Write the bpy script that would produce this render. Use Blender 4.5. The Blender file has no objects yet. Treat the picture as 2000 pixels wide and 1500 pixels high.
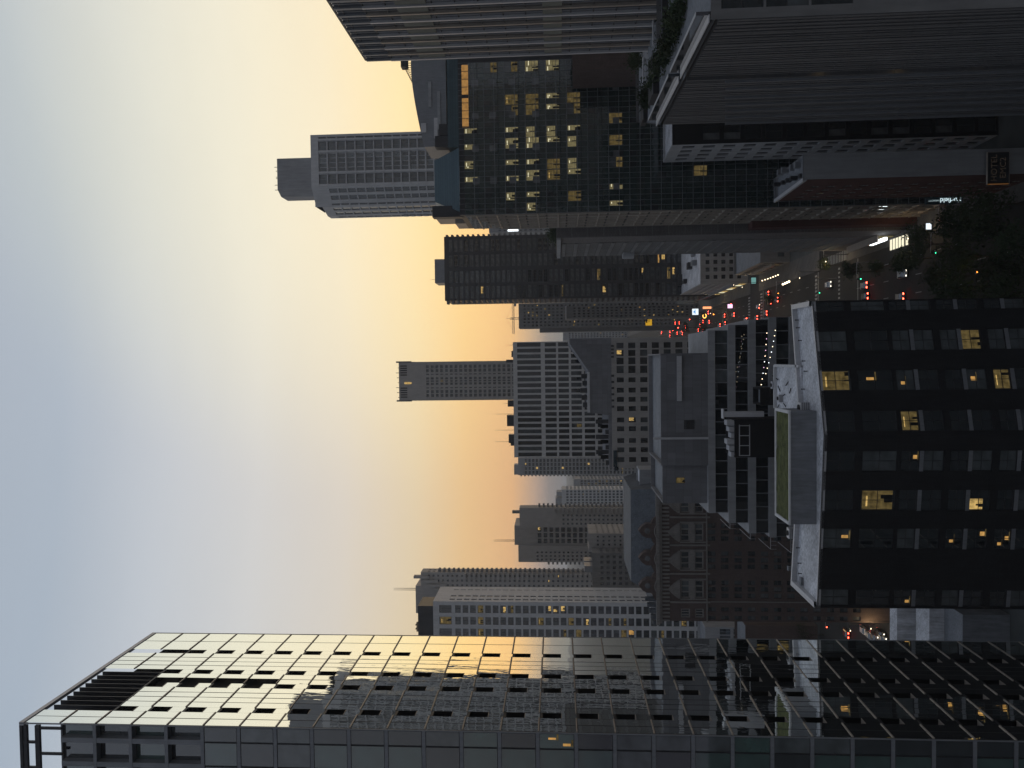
import bpy, math, random
from mathutils import Vector
R = math.radians
rnd = random.Random(7)
sc = bpy.context.scene
COL = sc.collection

# ------------------------------------------------------------------ camera
H = 88.0; F = 1450.0
YAW = math.atan(45/1450); PITCH = math.atan(90/1450); ROLL = R(0.62)
fw = Vector((-math.sin(YAW)*math.cos(PITCH), math.cos(YAW)*math.cos(PITCH), math.sin(PITCH)))
r0 = Vector((math.cos(YAW), math.sin(YAW), 0)); u0 = r0.cross(fw)
rt = r0*math.cos(ROLL) - u0*math.sin(ROLL); up = r0*math.sin(ROLL) + u0*math.cos(ROLL)
cd = bpy.data.cameras.new('camera'); cam = bpy.data.objects.new('camera', cd); COL.objects.link(cam)
from mathutils import Matrix
m = Matrix.Identity(4)                      # the photograph lies on its side: picture left is up
for i, v in enumerate((-up, rt, -fw)):
    for k in range(3): m[k][i] = v[k]
m[2][3] = H
cam.matrix_world = m
cd.sensor_fit = 'HORIZONTAL'; cd.sensor_width = 36; cd.lens = 36*F/2000
cd.clip_start = 0.5; cd.clip_end = 30000
sc.camera = cam

# ------------------------------------------------------------------ sky, sun, exposure
SUN_EL, SUN_AZ = 1.2, 17.0                  # azimuth measured from +Y towards +X
world = bpy.data.worlds.new('World'); sc.world = world; world.use_nodes = True
nt = world.node_tree; nt.nodes.clear()
def N(t, kind, **kw):
    n = t.nodes.new(kind)
    for k, v in kw.items():
        if k in n.inputs: n.inputs[k].default_value = v
        else: setattr(n, k, v)
    return n
out = N(nt, 'ShaderNodeOutputWorld'); bg = N(nt, 'ShaderNodeBackground', Strength=1.0); LK = nt.links.new
sky = N(nt, 'ShaderNodeTexSky', sky_type='NISHITA', sun_disc=False, sun_elevation=R(SUN_EL), sun_rotation=R(SUN_AZ),
        altitude=100, air_density=1.0, dust_density=3.0, ozone_density=1.0)
# a hazy dusk sky: colour by height towards the sunset and away from it, with a broad glow round the sun
tcw = N(nt, 'ShaderNodeTexCoord'); sp = N(nt, 'ShaderNodeSeparateXYZ'); LK(tcw.outputs['Generated'], sp.inputs[0])
def ramp(stops):
    mrr = N(nt, 'ShaderNodeMapRange'); LK(sp.outputs[2], mrr.inputs[0]); mrr.inputs[1].default_value = -.1; mrr.inputs[2].default_value = 1.0
    r = N(nt, 'ShaderNodeValToRGB'); LK(mrr.outputs[0], r.inputs[0]); e = r.color_ramp.elements
    for i, (z, c) in enumerate(stops):
        q = e[i] if i < 2 else e.new(1)
        q.position = (z+.1)/1.1; q.color = (*c, 1)
    return r
west = ramp([(-.05, (.20, .23, .29)), (-.012, (.24, .27, .32)), (.02, (.64, .45, .35)), (.062, (1.04, .58, .265)), (.125, (1.0, .64, .31)), (.19, (.93, .725, .475)), (.28, (.85, .745, .635)), (.38, (.765, .728, .695)), (.48, (.635, .650, .680)), (.57, (.475, .53, .605)), (1, (.26, .30, .37))])
east = ramp([(-.05, (.10, .10, .12)), (0, (.16, .16, .17)), (.15, (.21, .215, .23)), (.4, (.22, .235, .265)), (1, (.25, .29, .36))])
def dotn(v):
    d = N(nt, 'ShaderNodeVectorMath', operation='DOT_PRODUCT'); LK(tcw.outputs['Generated'], d.inputs[0]); d.inputs[1].default_value = v; return d.outputs['Value']
def rng(src, a, b, c, d, interp='SMOOTHSTEP'):
    q = N(nt, 'ShaderNodeMapRange', interpolation_type=interp); LK(src, q.inputs[0])
    for i, v in ((1, a), (2, b), (3, c), (4, d)): q.inputs[i].default_value = v
    return q.outputs[0]
def mixc(fac, a, b, mode='MIX'):
    q = N(nt, 'ShaderNodeMix', data_type='RGBA', blend_type=mode)
    for i, v in ((0, fac), (6, a), (7, b)):
        if isinstance(v, (int, float)): q.inputs[i].default_value = v
        elif isinstance(v, tuple): q.inputs[i].default_value = (*v, 1)
        else: LK(v, q.inputs[i])
    return q.outputs[2]
az = R(SUN_AZ+2)
side = dotn((math.sin(az), math.cos(az), 0))
w1 = mixc(rng(side, -.35, .65, 0, 1), east.outputs[0], west.outputs[0])
lft = dotn((-math.cos(az), math.sin(az), 0))                     # left of the sunset the sky turns cooler
w2 = mixc(rng(lft, .1, .75, 0, 1), w1, mixc(1.0, w1, (.85, .90, .94), 'MULTIPLY'))
ge = R(12); glow = dotn((math.sin(az)*math.cos(ge), math.cos(az)*math.cos(ge), math.sin(ge)))
w3 = mixc(rng(glow, .86, 1.0, 0, 1), w2, mixc(1.0, w2, (.20, .18, .03), 'ADD'))
sn = N(nt, 'ShaderNodeVectorMath', operation='SCALE'); LK(sky.outputs[0], sn.inputs[0]); sn.inputs['Scale'].default_value = .15
w4 = mixc(.05, w3, sn.outputs[0])
cm = N(nt, 'ShaderNodeMapping'); cm.inputs['Scale'].default_value = (2.2, 2.2, 11); LK(tcw.outputs['Generated'], cm.inputs[0])
cn = N(nt, 'ShaderNodeTexNoise', Scale=1.0, Detail=5, Roughness=.55); LK(cm.outputs[0], cn.inputs['Vector'])     # faint layers of thin cloud
cs = N(nt, 'ShaderNodeVectorMath', operation='SCALE'); LK(w4, cs.inputs[0]); LK(rng(cn.outputs[0], .3, .7, .982, 1.018, 'LINEAR'), cs.inputs['Scale']); w4 = cs.outputs[0]
LK(w4, bg.inputs[0]); LK(bg.outputs[0], out.inputs[0])
sl = bpy.data.lights.new('sun', 'SUN'); sl.energy = 0.3; sl.angle = R(0.5); sl.color = (1, .72, .45)
so = bpy.data.objects.new('sun', sl); COL.objects.link(so)
sd = Vector((math.sin(R(SUN_AZ))*math.cos(R(SUN_EL)), math.cos(R(SUN_AZ))*math.cos(R(SUN_EL)), math.sin(R(SUN_EL))))
so.rotation_euler = sd.to_track_quat('Z', 'Y').to_euler()
sc.view_settings.view_transform = 'Standard'; sc.view_settings.look = 'None'
sc.view_settings.exposure = 0.0; sc.view_settings.gamma = 1

# ------------------------------------------------------------------ helpers
def ray(px, py): return fw + rt*((750-py)/F) + up*((1000-px)/F)
def at(px, py, Y):                          # the world point on the plane y = Y seen at that place of the photograph
    d = ray(px, py); return Vector((0, 0, H)) + d*(Y/d.y)
def ground(px, py, z=0.0):
    d = ray(px, py); return Vector((0, 0, H)) + d*((z-H)/d.z)
def X(py, Y, px=1100): return at(px, py, Y).x
def Z(px, Y, py=705): return at(px, py, Y).z

def material(name, col, rough=.8, var=.25, scale=.3, metal=0, spec=.3, stripes=None, bump=0, brick=None, col2=None):
    mt = bpy.data.materials.new(name); mt.use_nodes = True; t = mt.node_tree
    p = t.nodes['Principled BSDF']; L = t.links.new
    p.inputs['Roughness'].default_value = rough; p.inputs['Metallic'].default_value = metal
    p.inputs['Specular IOR Level'].default_value = spec
    tc = N(t, 'ShaderNodeTexCoord')
    n1 = N(t, 'ShaderNodeTexNoise', Scale=scale, Detail=6, Roughness=.65); L(tc.outputs['Object'], n1.inputs['Vector'])
    n2 = N(t, 'ShaderNodeTexNoise', Scale=scale*9, Detail=3)
    mp = N(t, 'ShaderNodeMapping'); mp.inputs['Scale'].default_value = (1, 1, .12)   # streaks that run down a wall
    L(tc.outputs['Object'], mp.inputs[0]); L(mp.outputs[0], n2.inputs['Vector'])
    ad = N(t, 'ShaderNodeMath', operation='ADD'); L(n1.outputs[0], ad.inputs[0]); L(n2.outputs[0], ad.inputs[1])
    mr = N(t, 'ShaderNodeMapRange'); L(ad.outputs[0], mr.inputs[0])
    mr.inputs[1].default_value = .7; mr.inputs[2].default_value = 1.3; mr.inputs[3].default_value = 1-var; mr.inputs[4].default_value = 1+var
    src = None
    if brick:
        bt = N(t, 'ShaderNodeTexBrick', Scale=1.0)
        for i, c in (('Color1', col), ('Color2', col2 or tuple(c*.8 for c in col)), ('Mortar', tuple(c*.65 for c in col))):
            bt.inputs[i].default_value = (*c, 1)
        bt.inputs['Brick Width'].default_value = brick[0]; bt.inputs['Row Height'].default_value = brick[1]
        bt.inputs['Mortar Size'].default_value = brick[2]
        sx = N(t, 'ShaderNodeSeparateXYZ'); L(tc.outputs['Object'], sx.inputs[0])
        a2 = N(t, 'ShaderNodeMath', operation='ADD'); L(sx.outputs[0], a2.inputs[0]); L(sx.outputs[1], a2.inputs[1])
        cx = N(t, 'ShaderNodeCombineXYZ'); L(a2.outputs[0], cx.inputs[0]); L(sx.outputs[2], cx.inputs[1])
        L(cx.outputs[0], bt.inputs['Vector']); src = bt.outputs[0]
    ml = N(t, 'ShaderNodeVectorMath', operation='SCALE')
    if src: L(src, ml.inputs[0])
    else: ml.inputs[0].default_value = col
    L(mr.outputs[0], ml.inputs['Scale']); L(ml.outputs[0], p.inputs['Base Color'])
    if bump:
        b = N(t, 'ShaderNodeBump', Strength=bump, Distance=.05); L(n1.outputs[0], b.inputs['Height']); L(b.outputs[0], p.inputs['Normal'])
    return mt
def glass(name, col, lo=.08, hi=.6, rough=.03, tint=(.95, .97, 1), wave=.0, scale=.5):
    mt = bpy.data.materials.new(name); mt.use_nodes = True; t = mt.node_tree; t.nodes.clear(); L = t.links.new
    o = N(t, 'ShaderNodeOutputMaterial'); mx = N(t, 'ShaderNodeMixShader')
    d = N(t, 'ShaderNodeBsdfDiffuse'); g = N(t, 'ShaderNodeBsdfGlossy', Roughness=rough); g.inputs[0].default_value = (*tint, 1)
    tc = N(t, 'ShaderNodeTexCoord')
    n = N(t, 'ShaderNodeTexNoise', Scale=scale, Detail=2); L(tc.outputs['Object'], n.inputs['Vector'])
    mr = N(t, 'ShaderNodeMapRange'); L(n.outputs[0], mr.inputs[0])
    for i, v in ((1, .3), (2, .7), (3, .6), (4, 1.4)): mr.inputs[i].default_value = v
    vm = N(t, 'ShaderNodeVectorMath', operation='SCALE'); vm.inputs[0].default_value = col
    L(mr.outputs[0], vm.inputs['Scale']); L(vm.outputs[0], d.inputs[0])
    lw = N(t, 'ShaderNodeLayerWeight', Blend=.5)
    m2 = N(t, 'ShaderNodeMapRange'); L(lw.outputs['Facing'], m2.inputs[0])
    for i, v in ((1, .0), (2, .6), (3, lo), (4, hi)): m2.inputs[i].default_value = v
    L(m2.outputs[0], mx.inputs[0]); L(d.outputs[0], mx.inputs[1]); L(g.outputs[0], mx.inputs[2]); L(mx.outputs[0], o.inputs[0])
    if wave:
        nb = N(t, 'ShaderNodeTexNoise', Scale=1.0, Detail=2); mp = N(t, 'ShaderNodeMapping'); mp.inputs['Scale'].default_value = (1.6, 1, .4)
        L(tc.outputs['Object'], mp.inputs[0]); L(mp.outputs[0], nb.inputs['Vector'])
        b = N(t, 'ShaderNodeBump', Strength=1, Distance=wave); L(nb.outputs[0], b.inputs['Height']); L(b.outputs[0], g.inputs['Normal'])
    return mt
def emit(name, col, s, var=0, scale=1.5):
    mt = bpy.data.materials.new(name); mt.use_nodes = True; t = mt.node_tree; t.nodes.clear()
    o = N(t, 'ShaderNodeOutputMaterial'); e = N(t, 'ShaderNodeEmission', Strength=s); e.inputs[0].default_value = (*col, 1)
    t.links.new(e.outputs[0], o.inputs[0])
    if var:                                  # uneven light on the walls of a lit room
        tc = N(t, 'ShaderNodeTexCoord'); v = N(t, 'ShaderNodeTexNoise', Scale=scale, Detail=3); t.links.new(tc.outputs['Object'], v.inputs['Vector'])
        mr = N(t, 'ShaderNodeMapRange'); t.links.new(v.outputs[0], mr.inputs[0])
        for i, q in ((1, .3), (2, .7), (3, s*(1-var)), (4, s*(1+var))): mr.inputs[i].default_value = q
        t.links.new(mr.outputs[0], e.inputs['Strength'])
    return mt

M = {}
def mk():
    M['concrete'] = material('concrete', (.33, .335, .35), .85, .18, .15)
    M['concrete_dark'] = material('concrete_dark', (.19, .188, .188), .85, .2, .15)
    M['concrete_pale'] = material('concrete_pale', (.54, .54, .55), .8, .12, .15)
    M['concrete_panel'] = material('concrete_panel', (.20, .20, .215), .85, .15, .1, brick=(2.6, 1.7, .03))
    M['garage_panel'] = material('garage_panel', (.17, .16, .16), .85, .15, .1, brick=(1.1, .35, .06))
    M['limestone'] = material('limestone', (.52, .505, .49), .85, .15, .15)
    M['beige'] = material('beige', (.37, .35, .335), .85, .14, .15)
    M['brown_brick'] = material('brown_brick', (.115, .085, .078), .9, .2, .3, brick=(.6, .2, .02))
    M['red_brick'] = material('red_brick', (.10, .042, .037), .9, .2, .3, brick=(.5, .17, .02))
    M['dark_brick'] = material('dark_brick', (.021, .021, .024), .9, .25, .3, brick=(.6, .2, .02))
    M['terracotta'] = material('terracotta', (.21, .195, .185), .85, .2, .6)
    M['slate'] = material('slate', (.10, .112, .13), .7, .35, .5, brick=(.5, .35, .03))
    M['metal_dark'] = material('metal_dark', (.05, .05, .055), .5, .2, .4, metal=.4)
    M['metal_grey'] = material('metal_grey', (.22, .23, .25), .5, .15, .4, metal=.3)
    M['metal_pale'] = material('metal_pale', (.5, .5, .52), .45, .1, .4, metal=.2)
    M['bronze'] = material('bronze', (.34, .30, .265), .5, .15, .5, metal=.3)
    M['black'] = material('black', (.012, .012, .014), .8, .2, .5)
    M['roof_white'] = material('roof_white', (.60, .61, .65), .8, .38, .3, brick=(1.9, 40, .05))
    M['roof_grey'] = material('roof_grey', (.20, .21, .23), .9, .25, .3)
    M['sedum'] = material('sedum', (.075, .085, .03), .95, .8, .9)
    M['green_metal'] = material('green_metal', (.07, .11, .13), .45, .15, .4, metal=.3, brick=(60, .6, .05))
    M['asphalt'] = material('asphalt', (.028, .027, .027), .85, .25, .15)
    M['pavement'] = material('pavement', (.12, .115, .11), .9, .2, .2, brick=(1.5, 1.5, .03))
    M['paint'] = material('paint', (.34, .34, .33), .7, .2, .8)
    M['earth'] = material('earth', (.07, .075, .075), .95, .3, .02)
    M['leaf'] = material('leaf', (.024, .042, .016), .8, .5, .8)
    M['leaf2'] = material('leaf2', (.032, .046, .017), .8, .5, .8)
    M['bark'] = material('bark', (.06, .045, .035), .95, .3, 2)
    M['glass_dark'] = glass('glass_dark', (.012, .015, .018), .08, .5)
    M['glass_blue'] = glass('glass_blue', (.03, .045, .055), .10, .55)
    M['glass_blind'] = glass('glass_blind', (.12, .125, .13), .05, .35)
    M['glass_curtain'] = glass('glass_curtain', (.08, .09, .095), .06, .4)
    M['glass_teal'] = glass('glass_teal', (.034, .074, .064), .10, .5)
    M['glass_mirror'] = glass('glass_mirror', (.014, .024, .022), .28, .96, .012, (.98, 1, .97), wave=.005)
    M['glass_office'] = glass('glass_office', (.013, .030, .028), .07, .55, .03, wave=.03)
    M['lit_warm'] = emit('lit_warm', (1, .66, .22), .5, .5)
    M['lit_dim'] = emit('lit_dim', (.8, .58, .22), .10, .6)
    M['lit_amber'] = emit('lit_amber', (1, .55, .16), .45, .3)
    M['lit_green'] = emit('lit_green', (.80, .72, .34), .24, .75)
    M['lit_strip'] = emit('lit_strip', (1, .93, .62), .9)
    M['lit_wall'] = emit('lit_wall', (.85, .72, .36), .17, .35)
    M['shop_lit'] = emit('shop_lit', (1, .93, .68), 1.1)
    M['top_glow'] = emit('top_glow', (1, .52, .16), .32, .25)
    M['cladding'] = material('cladding', (.12, .12, .125), .75, .12, .2)
    M['band'] = material('band', (.17, .17, .145), .8, .15, .3)
    M['bulb'] = emit('bulb', (1, .80, .52), 4)
    M['bulb_white'] = emit('bulb_white', (.9, .97, 1), 3)
    M['red_light'] = emit('red_light', (1, .06, .03), 18)
    M['amber_light'] = emit('amber_light', (1, .3, .04), 6)
    M['green_light'] = emit('green_light', (.05, 1, .45), 4)
    M['head_light'] = emit('head_light', (1, .92, .75), 5)
mk()

class MB:
    def __init__(s): s.v = []; s.f = []; s.m = []
    def poly(s, pts, mi=0):
        n = len(s.v); s.v += [tuple(p) for p in pts]; s.f.append(tuple(range(n, n+len(pts)))); s.m.append(mi)
    def box(s, x0, x1, y0, y1, z0, z1, mi=0):
        n = len(s.v)
        s.v += [(x, y, z) for z in (z0, z1) for x, y in ((x0, y0), (x1, y0), (x1, y1), (x0, y1))]
        for q in ((0, 3, 2, 1), (4, 5, 6, 7), (0, 1, 5, 4), (1, 2, 6, 5), (2, 3, 7, 6), (3, 0, 4, 7)):
            s.f.append(tuple(n+i for i in q)); s.m.append(mi)
    def prism(s, poly, z0, z1, mi=0):
        n = len(s.v); k = len(poly)
        s.v += [(x, y, z0) for x, y in poly] + [(x, y, z1) for x, y in poly]
        s.f.append(tuple(n+i for i in reversed(range(k)))); s.f.append(tuple(n+k+i for i in range(k)))
        s.m += [mi, mi]
        for i in range(k):
            j = (i+1) % k; s.f.append((n+i, n+j, n+k+j, n+k+i)); s.m.append(mi)
    def profile(s, pts, y0, y1, mi=0):       # an outline in x, z given depth along y
        n = len(s.v); k = len(pts)
        s.v += [(x, y0, z) for x, z in pts] + [(x, y1, z) for x, z in pts]
        s.f.append(tuple(n+i for i in range(k))); s.f.append(tuple(n+k+i for i in reversed(range(k)))); s.m += [mi, mi]
        for i in range(k):
            j = (i+1) % k; s.f.append((n+j, n+i, n+k+i, n+k+j)); s.m.append(mi)
    def tube(s, a, b, r0, r1=None, k=8, mi=0, cap=True):
        a = Vector(a); b = Vector(b); r1 = r0 if r1 is None else r1
        d = (b-a).normalized(); e = d.orthogonal().normalized(); g = d.cross(e); n = len(s.v)
        for p, r in ((a, r0), (b, r1)):
            for i in range(k):
                t = 2*math.pi*i/k; s.v.append(tuple(p+e*math.cos(t)*r+g*math.sin(t)*r))
        for i in range(k):
            j = (i+1) % k; s.f.append((n+i, n+j, n+k+j, n+k+i)); s.m.append(mi)
        if cap:
            s.f.append(tuple(n+i for i in reversed(range(k)))); s.f.append(tuple(n+k+i for i in range(k))); s.m += [mi, mi]
    def ball(s, c, r, mi=0, k=8, h=5):
        n = len(s.v); c = Vector(c)
        for i in range(h+1):
            a = math.pi*i/h
            for j in range(k):
                b = 2*math.pi*j/k; s.v.append(tuple(c+Vector((math.sin(a)*math.cos(b), math.sin(a)*math.sin(b), math.cos(a)))*r))
        for i in range(h):
            for j in range(k):
                q = (j+1) % k; s.f.append((n+i*k+j, n+(i+1)*k+j, n+(i+1)*k+q, n+i*k+q)); s.m.append(mi)
    def add(s, o, pos, rz, mshift=0):
        n = len(s.v); c, q = math.cos(rz), math.sin(rz)
        s.v += [(x*c-y*q+pos[0], x*q+y*c+pos[1], z+pos[2]) for x, y, z in o.v]
        s.f += [tuple(i+n for i in f) for f in o.f]; s.m += [i+mshift for i in o.m]
    def mesh(s, name, mats):
        me = bpy.data.meshes.new(name); me.from_pydata(s.v, [], s.f)
        for x in mats: me.materials.append(M[x] if isinstance(x, str) else x)
        me.polygons.foreach_set('material_index', s.m); me.update(); return me
    def build(s, name, mats, parent=None):
        if not s.f: return None
        if isinstance(mats, str): mats = [mats]
        return link(name, s.mesh(name, mats), parent)
def link(name, me, parent=None, loc=None, rz=0, scale=None):
    o = bpy.data.objects.new(name, me); COL.objects.link(o)
    if parent is not None:
        o.parent = parent; o.location = Vector(loc or (0, 0, 0)) - Vector(BASE.get(parent.name, (0, 0, 0)))
    elif loc is not None: o.location = loc
    o.rotation_euler = (0, 0, rz)
    if scale: o.scale = scale
    return o
BASE = {}
def tag(o, label, cat, group=None):
    o['label'] = label; o['category'] = cat
    if group: o['group'] = group
    return o
def thing(name, label, cat, loc, group=None):
    o = bpy.data.objects.new(name, None); COL.objects.link(o); o.location = loc; o.empty_display_size = .1
    BASE[o.name] = tuple(loc); return tag(o, label, cat, group)
def structure(o): o['kind'] = 'structure'; return o

# windows: one mesh per size and kind; local x along the wall, z up, -y outwards
WMATS = ['metal_dark', 'glass_dark', 'glass_curtain', 'lit_warm', 'lit_dim', 'glass_blind', 'metal_grey', 'glass_blue', 'lit_amber', 'lit_green', 'lit_strip', 'lit_wall', 'glass_office', 'glass_mirror', 'glass_teal', 'concrete_pale', 'black', 'terracotta', 'bronze']
WI = {k: i for i, k in enumerate(WMATS)}
STY = {}
def style(name, nv=0, nh=0, bar=.07, frame='metal_dark', kinds=(('glass_dark', 1),), lit=0, variants=6, proud=.05, jit=0, cellmix=True, edge=True):
    STY[name] = dict(nv=nv, nh=nh, bar=bar, frame=frame, kinds=kinds, lit=lit, variants=variants, proud=proud, jit=jit, cellmix=cellmix, edge=edge)
WCACHE = {}
def pick(kinds, r):
    t = r.random()*sum(w for _, w in kinds)
    for k, w in kinds:
        t -= w
        if t <= 0: return k
    return kinds[0][0]
def win_geo(sty, w, h, var, lit):
    key = (sty, round(w, 2), round(h, 2), var, lit)
    if key in WCACHE: return WCACHE[key]
    s = STY[sty]; r = random.Random(str(key)); g = MB(); b = s['bar']; p = s['proud']; fi = WI[s['frame']]
    xs = [w*i/(s['nv']+1) for i in range(s['nv']+2)]; zs = [h*i/(s['nh']+1) for i in range(s['nh']+2)]
    base = pick(s['kinds'], r)
    for i in range(len(xs)-1):
        for j in range(len(zs)-1):
            k = pick(s['kinds'], r) if s['cellmix'] else base
            j4 = [(r.random()-.5)*2*s['jit'] for _ in range(4)]
            x0, x1, z0, z1 = xs[i], xs[i+1], zs[j], zs[j+1]
            g.poly([(x0, j4[0], z0), (x1, j4[1], z0), (x1, j4[2], z1), (x0, j4[0]+j4[2]-j4[1], z1)], WI[k])
    if lit:                                  # a lit room behind the pane: wall, ceiling lights, dark furniture, lamps
        ly = [-.012]
        def q4(a, b_, c, d, mt_):
            ly[0] -= .004; y = ly[0]; g.poly([(w*a, y, h*c), (w*b_, y, h*c), (w*b_, y, h*d), (w*a, y, h*d)], WI[mt_])
        def furniture(a, b_, c, top):
            for q in range(r.choice((1, 2, 3))):
                x0 = a+(b_-a)*r.random()*.8; q4(x0, min(b_, x0+.06+.16*r.random()), c, c+(top-c)*(.12+.4*r.random()), 'black')
        if lit in (1, 3):
            a, b_ = r.choice(((.05, .95), (.05, .55), (.4, .95), (.1, .8))); c, d = r.choice(((.06, .94), (.06, .5), (.3, .94)))
            q4(a, b_, c, d, 'lit_warm' if lit == 1 else 'lit_amber'); furniture(a, b_, c, d)
            if r.random() < .5: q4(a, a+(b_-a)*.3, c, d, 'glass_blind')
        elif lit == 2:
            q4(.05, .95, .06, .94, 'lit_dim'); furniture(.05, .95, .06, .94)
            if r.random() < .5: q4(.2, .7, .78, .83, 'lit_warm')
            if r.random() < .4: q4(.05, .95, .5, .94, 'glass_curtain')
        elif lit == 4:
            a, b_ = r.choice(((.03, .97), (.03, .97), (.03, .5), (.5, .97), (.25, .97))); c = r.choice((.06, .06, .35)); q4(a, b_, c, .95, 'lit_wall')
            for q in range(r.choice((1, 1, 2))): x0 = a+(b_-a)*r.random()*.6; q4(x0, min(b_, x0+.12+.3*r.random()), .80-.1*q, .85-.1*q, 'lit_strip')
            furniture(a, b_, c, .95)
            if r.random() < .5: q4(a, a+(b_-a)*.45, c, .6, 'lit_green')
        else:
            for q in range(r.choice((1, 1, 2))):
                x0 = .08+.6*r.random(); z0 = r.choice((.1, .52)); q4(x0, x0+.12+.08*r.random(), z0, z0+.22, 'lit_amber'); q4(x0-.04, min(.97, x0+.4), z0-.07, z0-.02, 'lit_dim')
    vx = list(range(len(xs))) if s['edge'] else range(1, len(xs)-1)
    for i in vx:
        x = xs[i]; a, c = (x, x+b) if i == 0 else ((x-b, x) if i == len(xs)-1 else (x-b/2, x+b/2))
        g.box(a, c, -p, .02, 0, h, fi)
    zx = list(range(len(zs))) if s['edge'] else range(1, len(zs)-1)
    for j in zx:
        z = zs[j]; a, c = (z, z+b) if j == 0 else ((z-b, z) if j == len(zs)-1 else (z-b/2, z+b/2))
        g.box(b if s['edge'] else 0, w-(b if s['edge'] else 0), -p+.004, .02, a, c, fi)
    WCACHE[key] = [g, None]; return WCACHE[key]

class Bld:
    def __init__(s, name, label, cat, x, y, wall, group=None, z=0):
        s.root = thing(name, label, cat, (x, y, z), group); s.mats = [wall] if isinstance(wall, str) else list(wall)
        s.w = MB(); s.wins = []
    def facade(s, O, u, W, Ht, xs=(), zs=(), depth=.25, sty=None, mask=None, litp=None, mi=0, rev=None, pname='window'):
        O = Vector(O); u = Vector(u).normalized(); up_ = Vector((0, 0, 1)); n = u.cross(up_); rev = mi if rev is None else rev
        P = lambda a, b, d=0: O+u*a+up_*b-n*d
        zc = 0
        rz = math.atan2(u.y, u.x)
        for (za, zb) in sorted(zs):
            if za > zc+1e-4: s.w.poly([P(0, zc), P(W, zc), P(W, za), P(0, za)], mi)
            xc = 0
            for (xa, xb) in sorted(xs):
                if mask and not mask((xa+xb)/2, (za+zb)/2): continue
                if xa > xc+1e-4: s.w.poly([P(xc, za), P(xa, za), P(xa, zb), P(xc, zb)], mi)
                s.w.poly([P(xa, za), P(xb, za), P(xb, za, depth), P(xa, za, depth)], rev)
                s.w.poly([P(xa, zb, depth), P(xb, zb, depth), P(xb, zb), P(xa, zb)], rev)
                s.w.poly([P(xa, za), P(xa, za, depth), P(xa, zb, depth), P(xa, zb)], rev)
                s.w.poly([P(xb, za, depth), P(xb, za), P(xb, zb), P(xb, zb, depth)], rev)
                s.wins.append((P(xa, za, depth), rz, xb-xa, zb-za, sty, litp, pname)); xc = xb
            if xc < W-1e-4: s.w.poly([P(xc, za), P(W, za), P(W, zb), P(xc, zb)], mi)
            zc = zb
        if zc < Ht-1e-4: s.w.poly([P(0, zc), P(W, zc), P(W, Ht), P(0, Ht)], mi)
    def plain(s, O, u, W, Ht, mi=0): s.facade(O, u, W, Ht, mi=mi)
    def block(s, x0, x1, y0, y1, z0, z1, front=None, left=None, right=None, par=.9, mi=0, roof=0, back=True):
        for spec, O, u, W in ((front, (x0, y0, z0), (1, 0, 0), x1-x0), (left, (x0, y1, z0), (0, -1, 0), y1-y0), (right, (x1, y0, z0), (0, 1, 0), y1-y0)):
            s.facade(O, u, W, z1-z0, **{'mi': mi, **(spec or {})})
        s.plain((x1, y1, z0), (-1, 0, 0), x1-x0, z1-z0, mi)
        t = .3; a, b, c, d = x0+t, x1-t, y0+t, y1-t; zr = z1-par
        if par > 0:
            s.w.poly([(x0, y0, z1), (x1, y0, z1), (b, c, z1), (a, c, z1)], mi); s.w.poly([(x1, y0, z1), (x1, y1, z1), (b, d, z1), (b, c, z1)], mi)
            s.w.poly([(x1, y1, z1), (x0, y1, z1), (a, d, z1), (b, d, z1)], mi); s.w.poly([(x0, y1, z1), (x0, y0, z1), (a, c, z1), (a, d, z1)], mi)
            for p, q in (((a, c), (b, c)), ((b, c), (b, d)), ((b, d), (a, d)), ((a, d), (a, c))):
                s.w.poly([(*p, zr), (*p, z1), (*q, z1), (*q, zr)], mi)
        s.w.poly([(a, c, zr), (b, c, zr), (b, d, zr), (a, d, zr)] if par > 0 else [(x0, y0, z1), (x1, y0, z1), (x1, y1, z1), (x0, y1, z1)], roof)
    def part(s, name, mb, mats): return mb.build(name, mats, s.root)
    def finish(s, wallname='wall', cap=100):
        if s.w.f: s.w.build(wallname, s.mats, s.root)
        byname = {}
        for w in s.wins: byname.setdefault(w[6], []).append(w)
        for nm, lst in byname.items():
            lst.sort(key=lambda w: -(w[2]*w[3])/((w[0]-Vector((0, 0, H))).length_squared))
            rest = MB()
            for i, (p, rz, w, h, sty, litp, _) in enumerate(lst):
                S = STY[sty]; var = rnd.randrange(S['variants']); lit = 0
                L = S['lit'] if litp is None else litp
                if L:
                    t = rnd.random()
                    for code, pr in L:
                        if t < pr: lit = code; break
                        t -= pr
                rec = win_geo(sty, w, h, var, lit)
                if i < cap:
                    if rec[1] is None: rec[1] = rec[0].mesh(nm, WMATS)
                    o = link(nm, rec[1], s.root, p, rz)
                else: rest.add(rec[0], p, rz)
            if rest.f:
                o = rest.build(nm, WMATS, s.root); o['kind'] = 'stuff'
        return s.root
def even(n, a, b, frac=.6):
    c = (b-a)/n; return [(a+c*i+c*(1-frac)/2, a+c*i+c*(1+frac)/2) for i in range(n)]
def floors(z0, z1, fh, frac=.55, off=.25):
    n = int((z1-z0)/fh); return [(z0+fh*i+fh*off, z0+fh*i+fh*(off+frac)) for i in range(n)]
def spec(xs, zs, sty, depth=.25, **k): return dict(xs=xs, zs=zs, sty=sty, depth=depth, **k)
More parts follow.
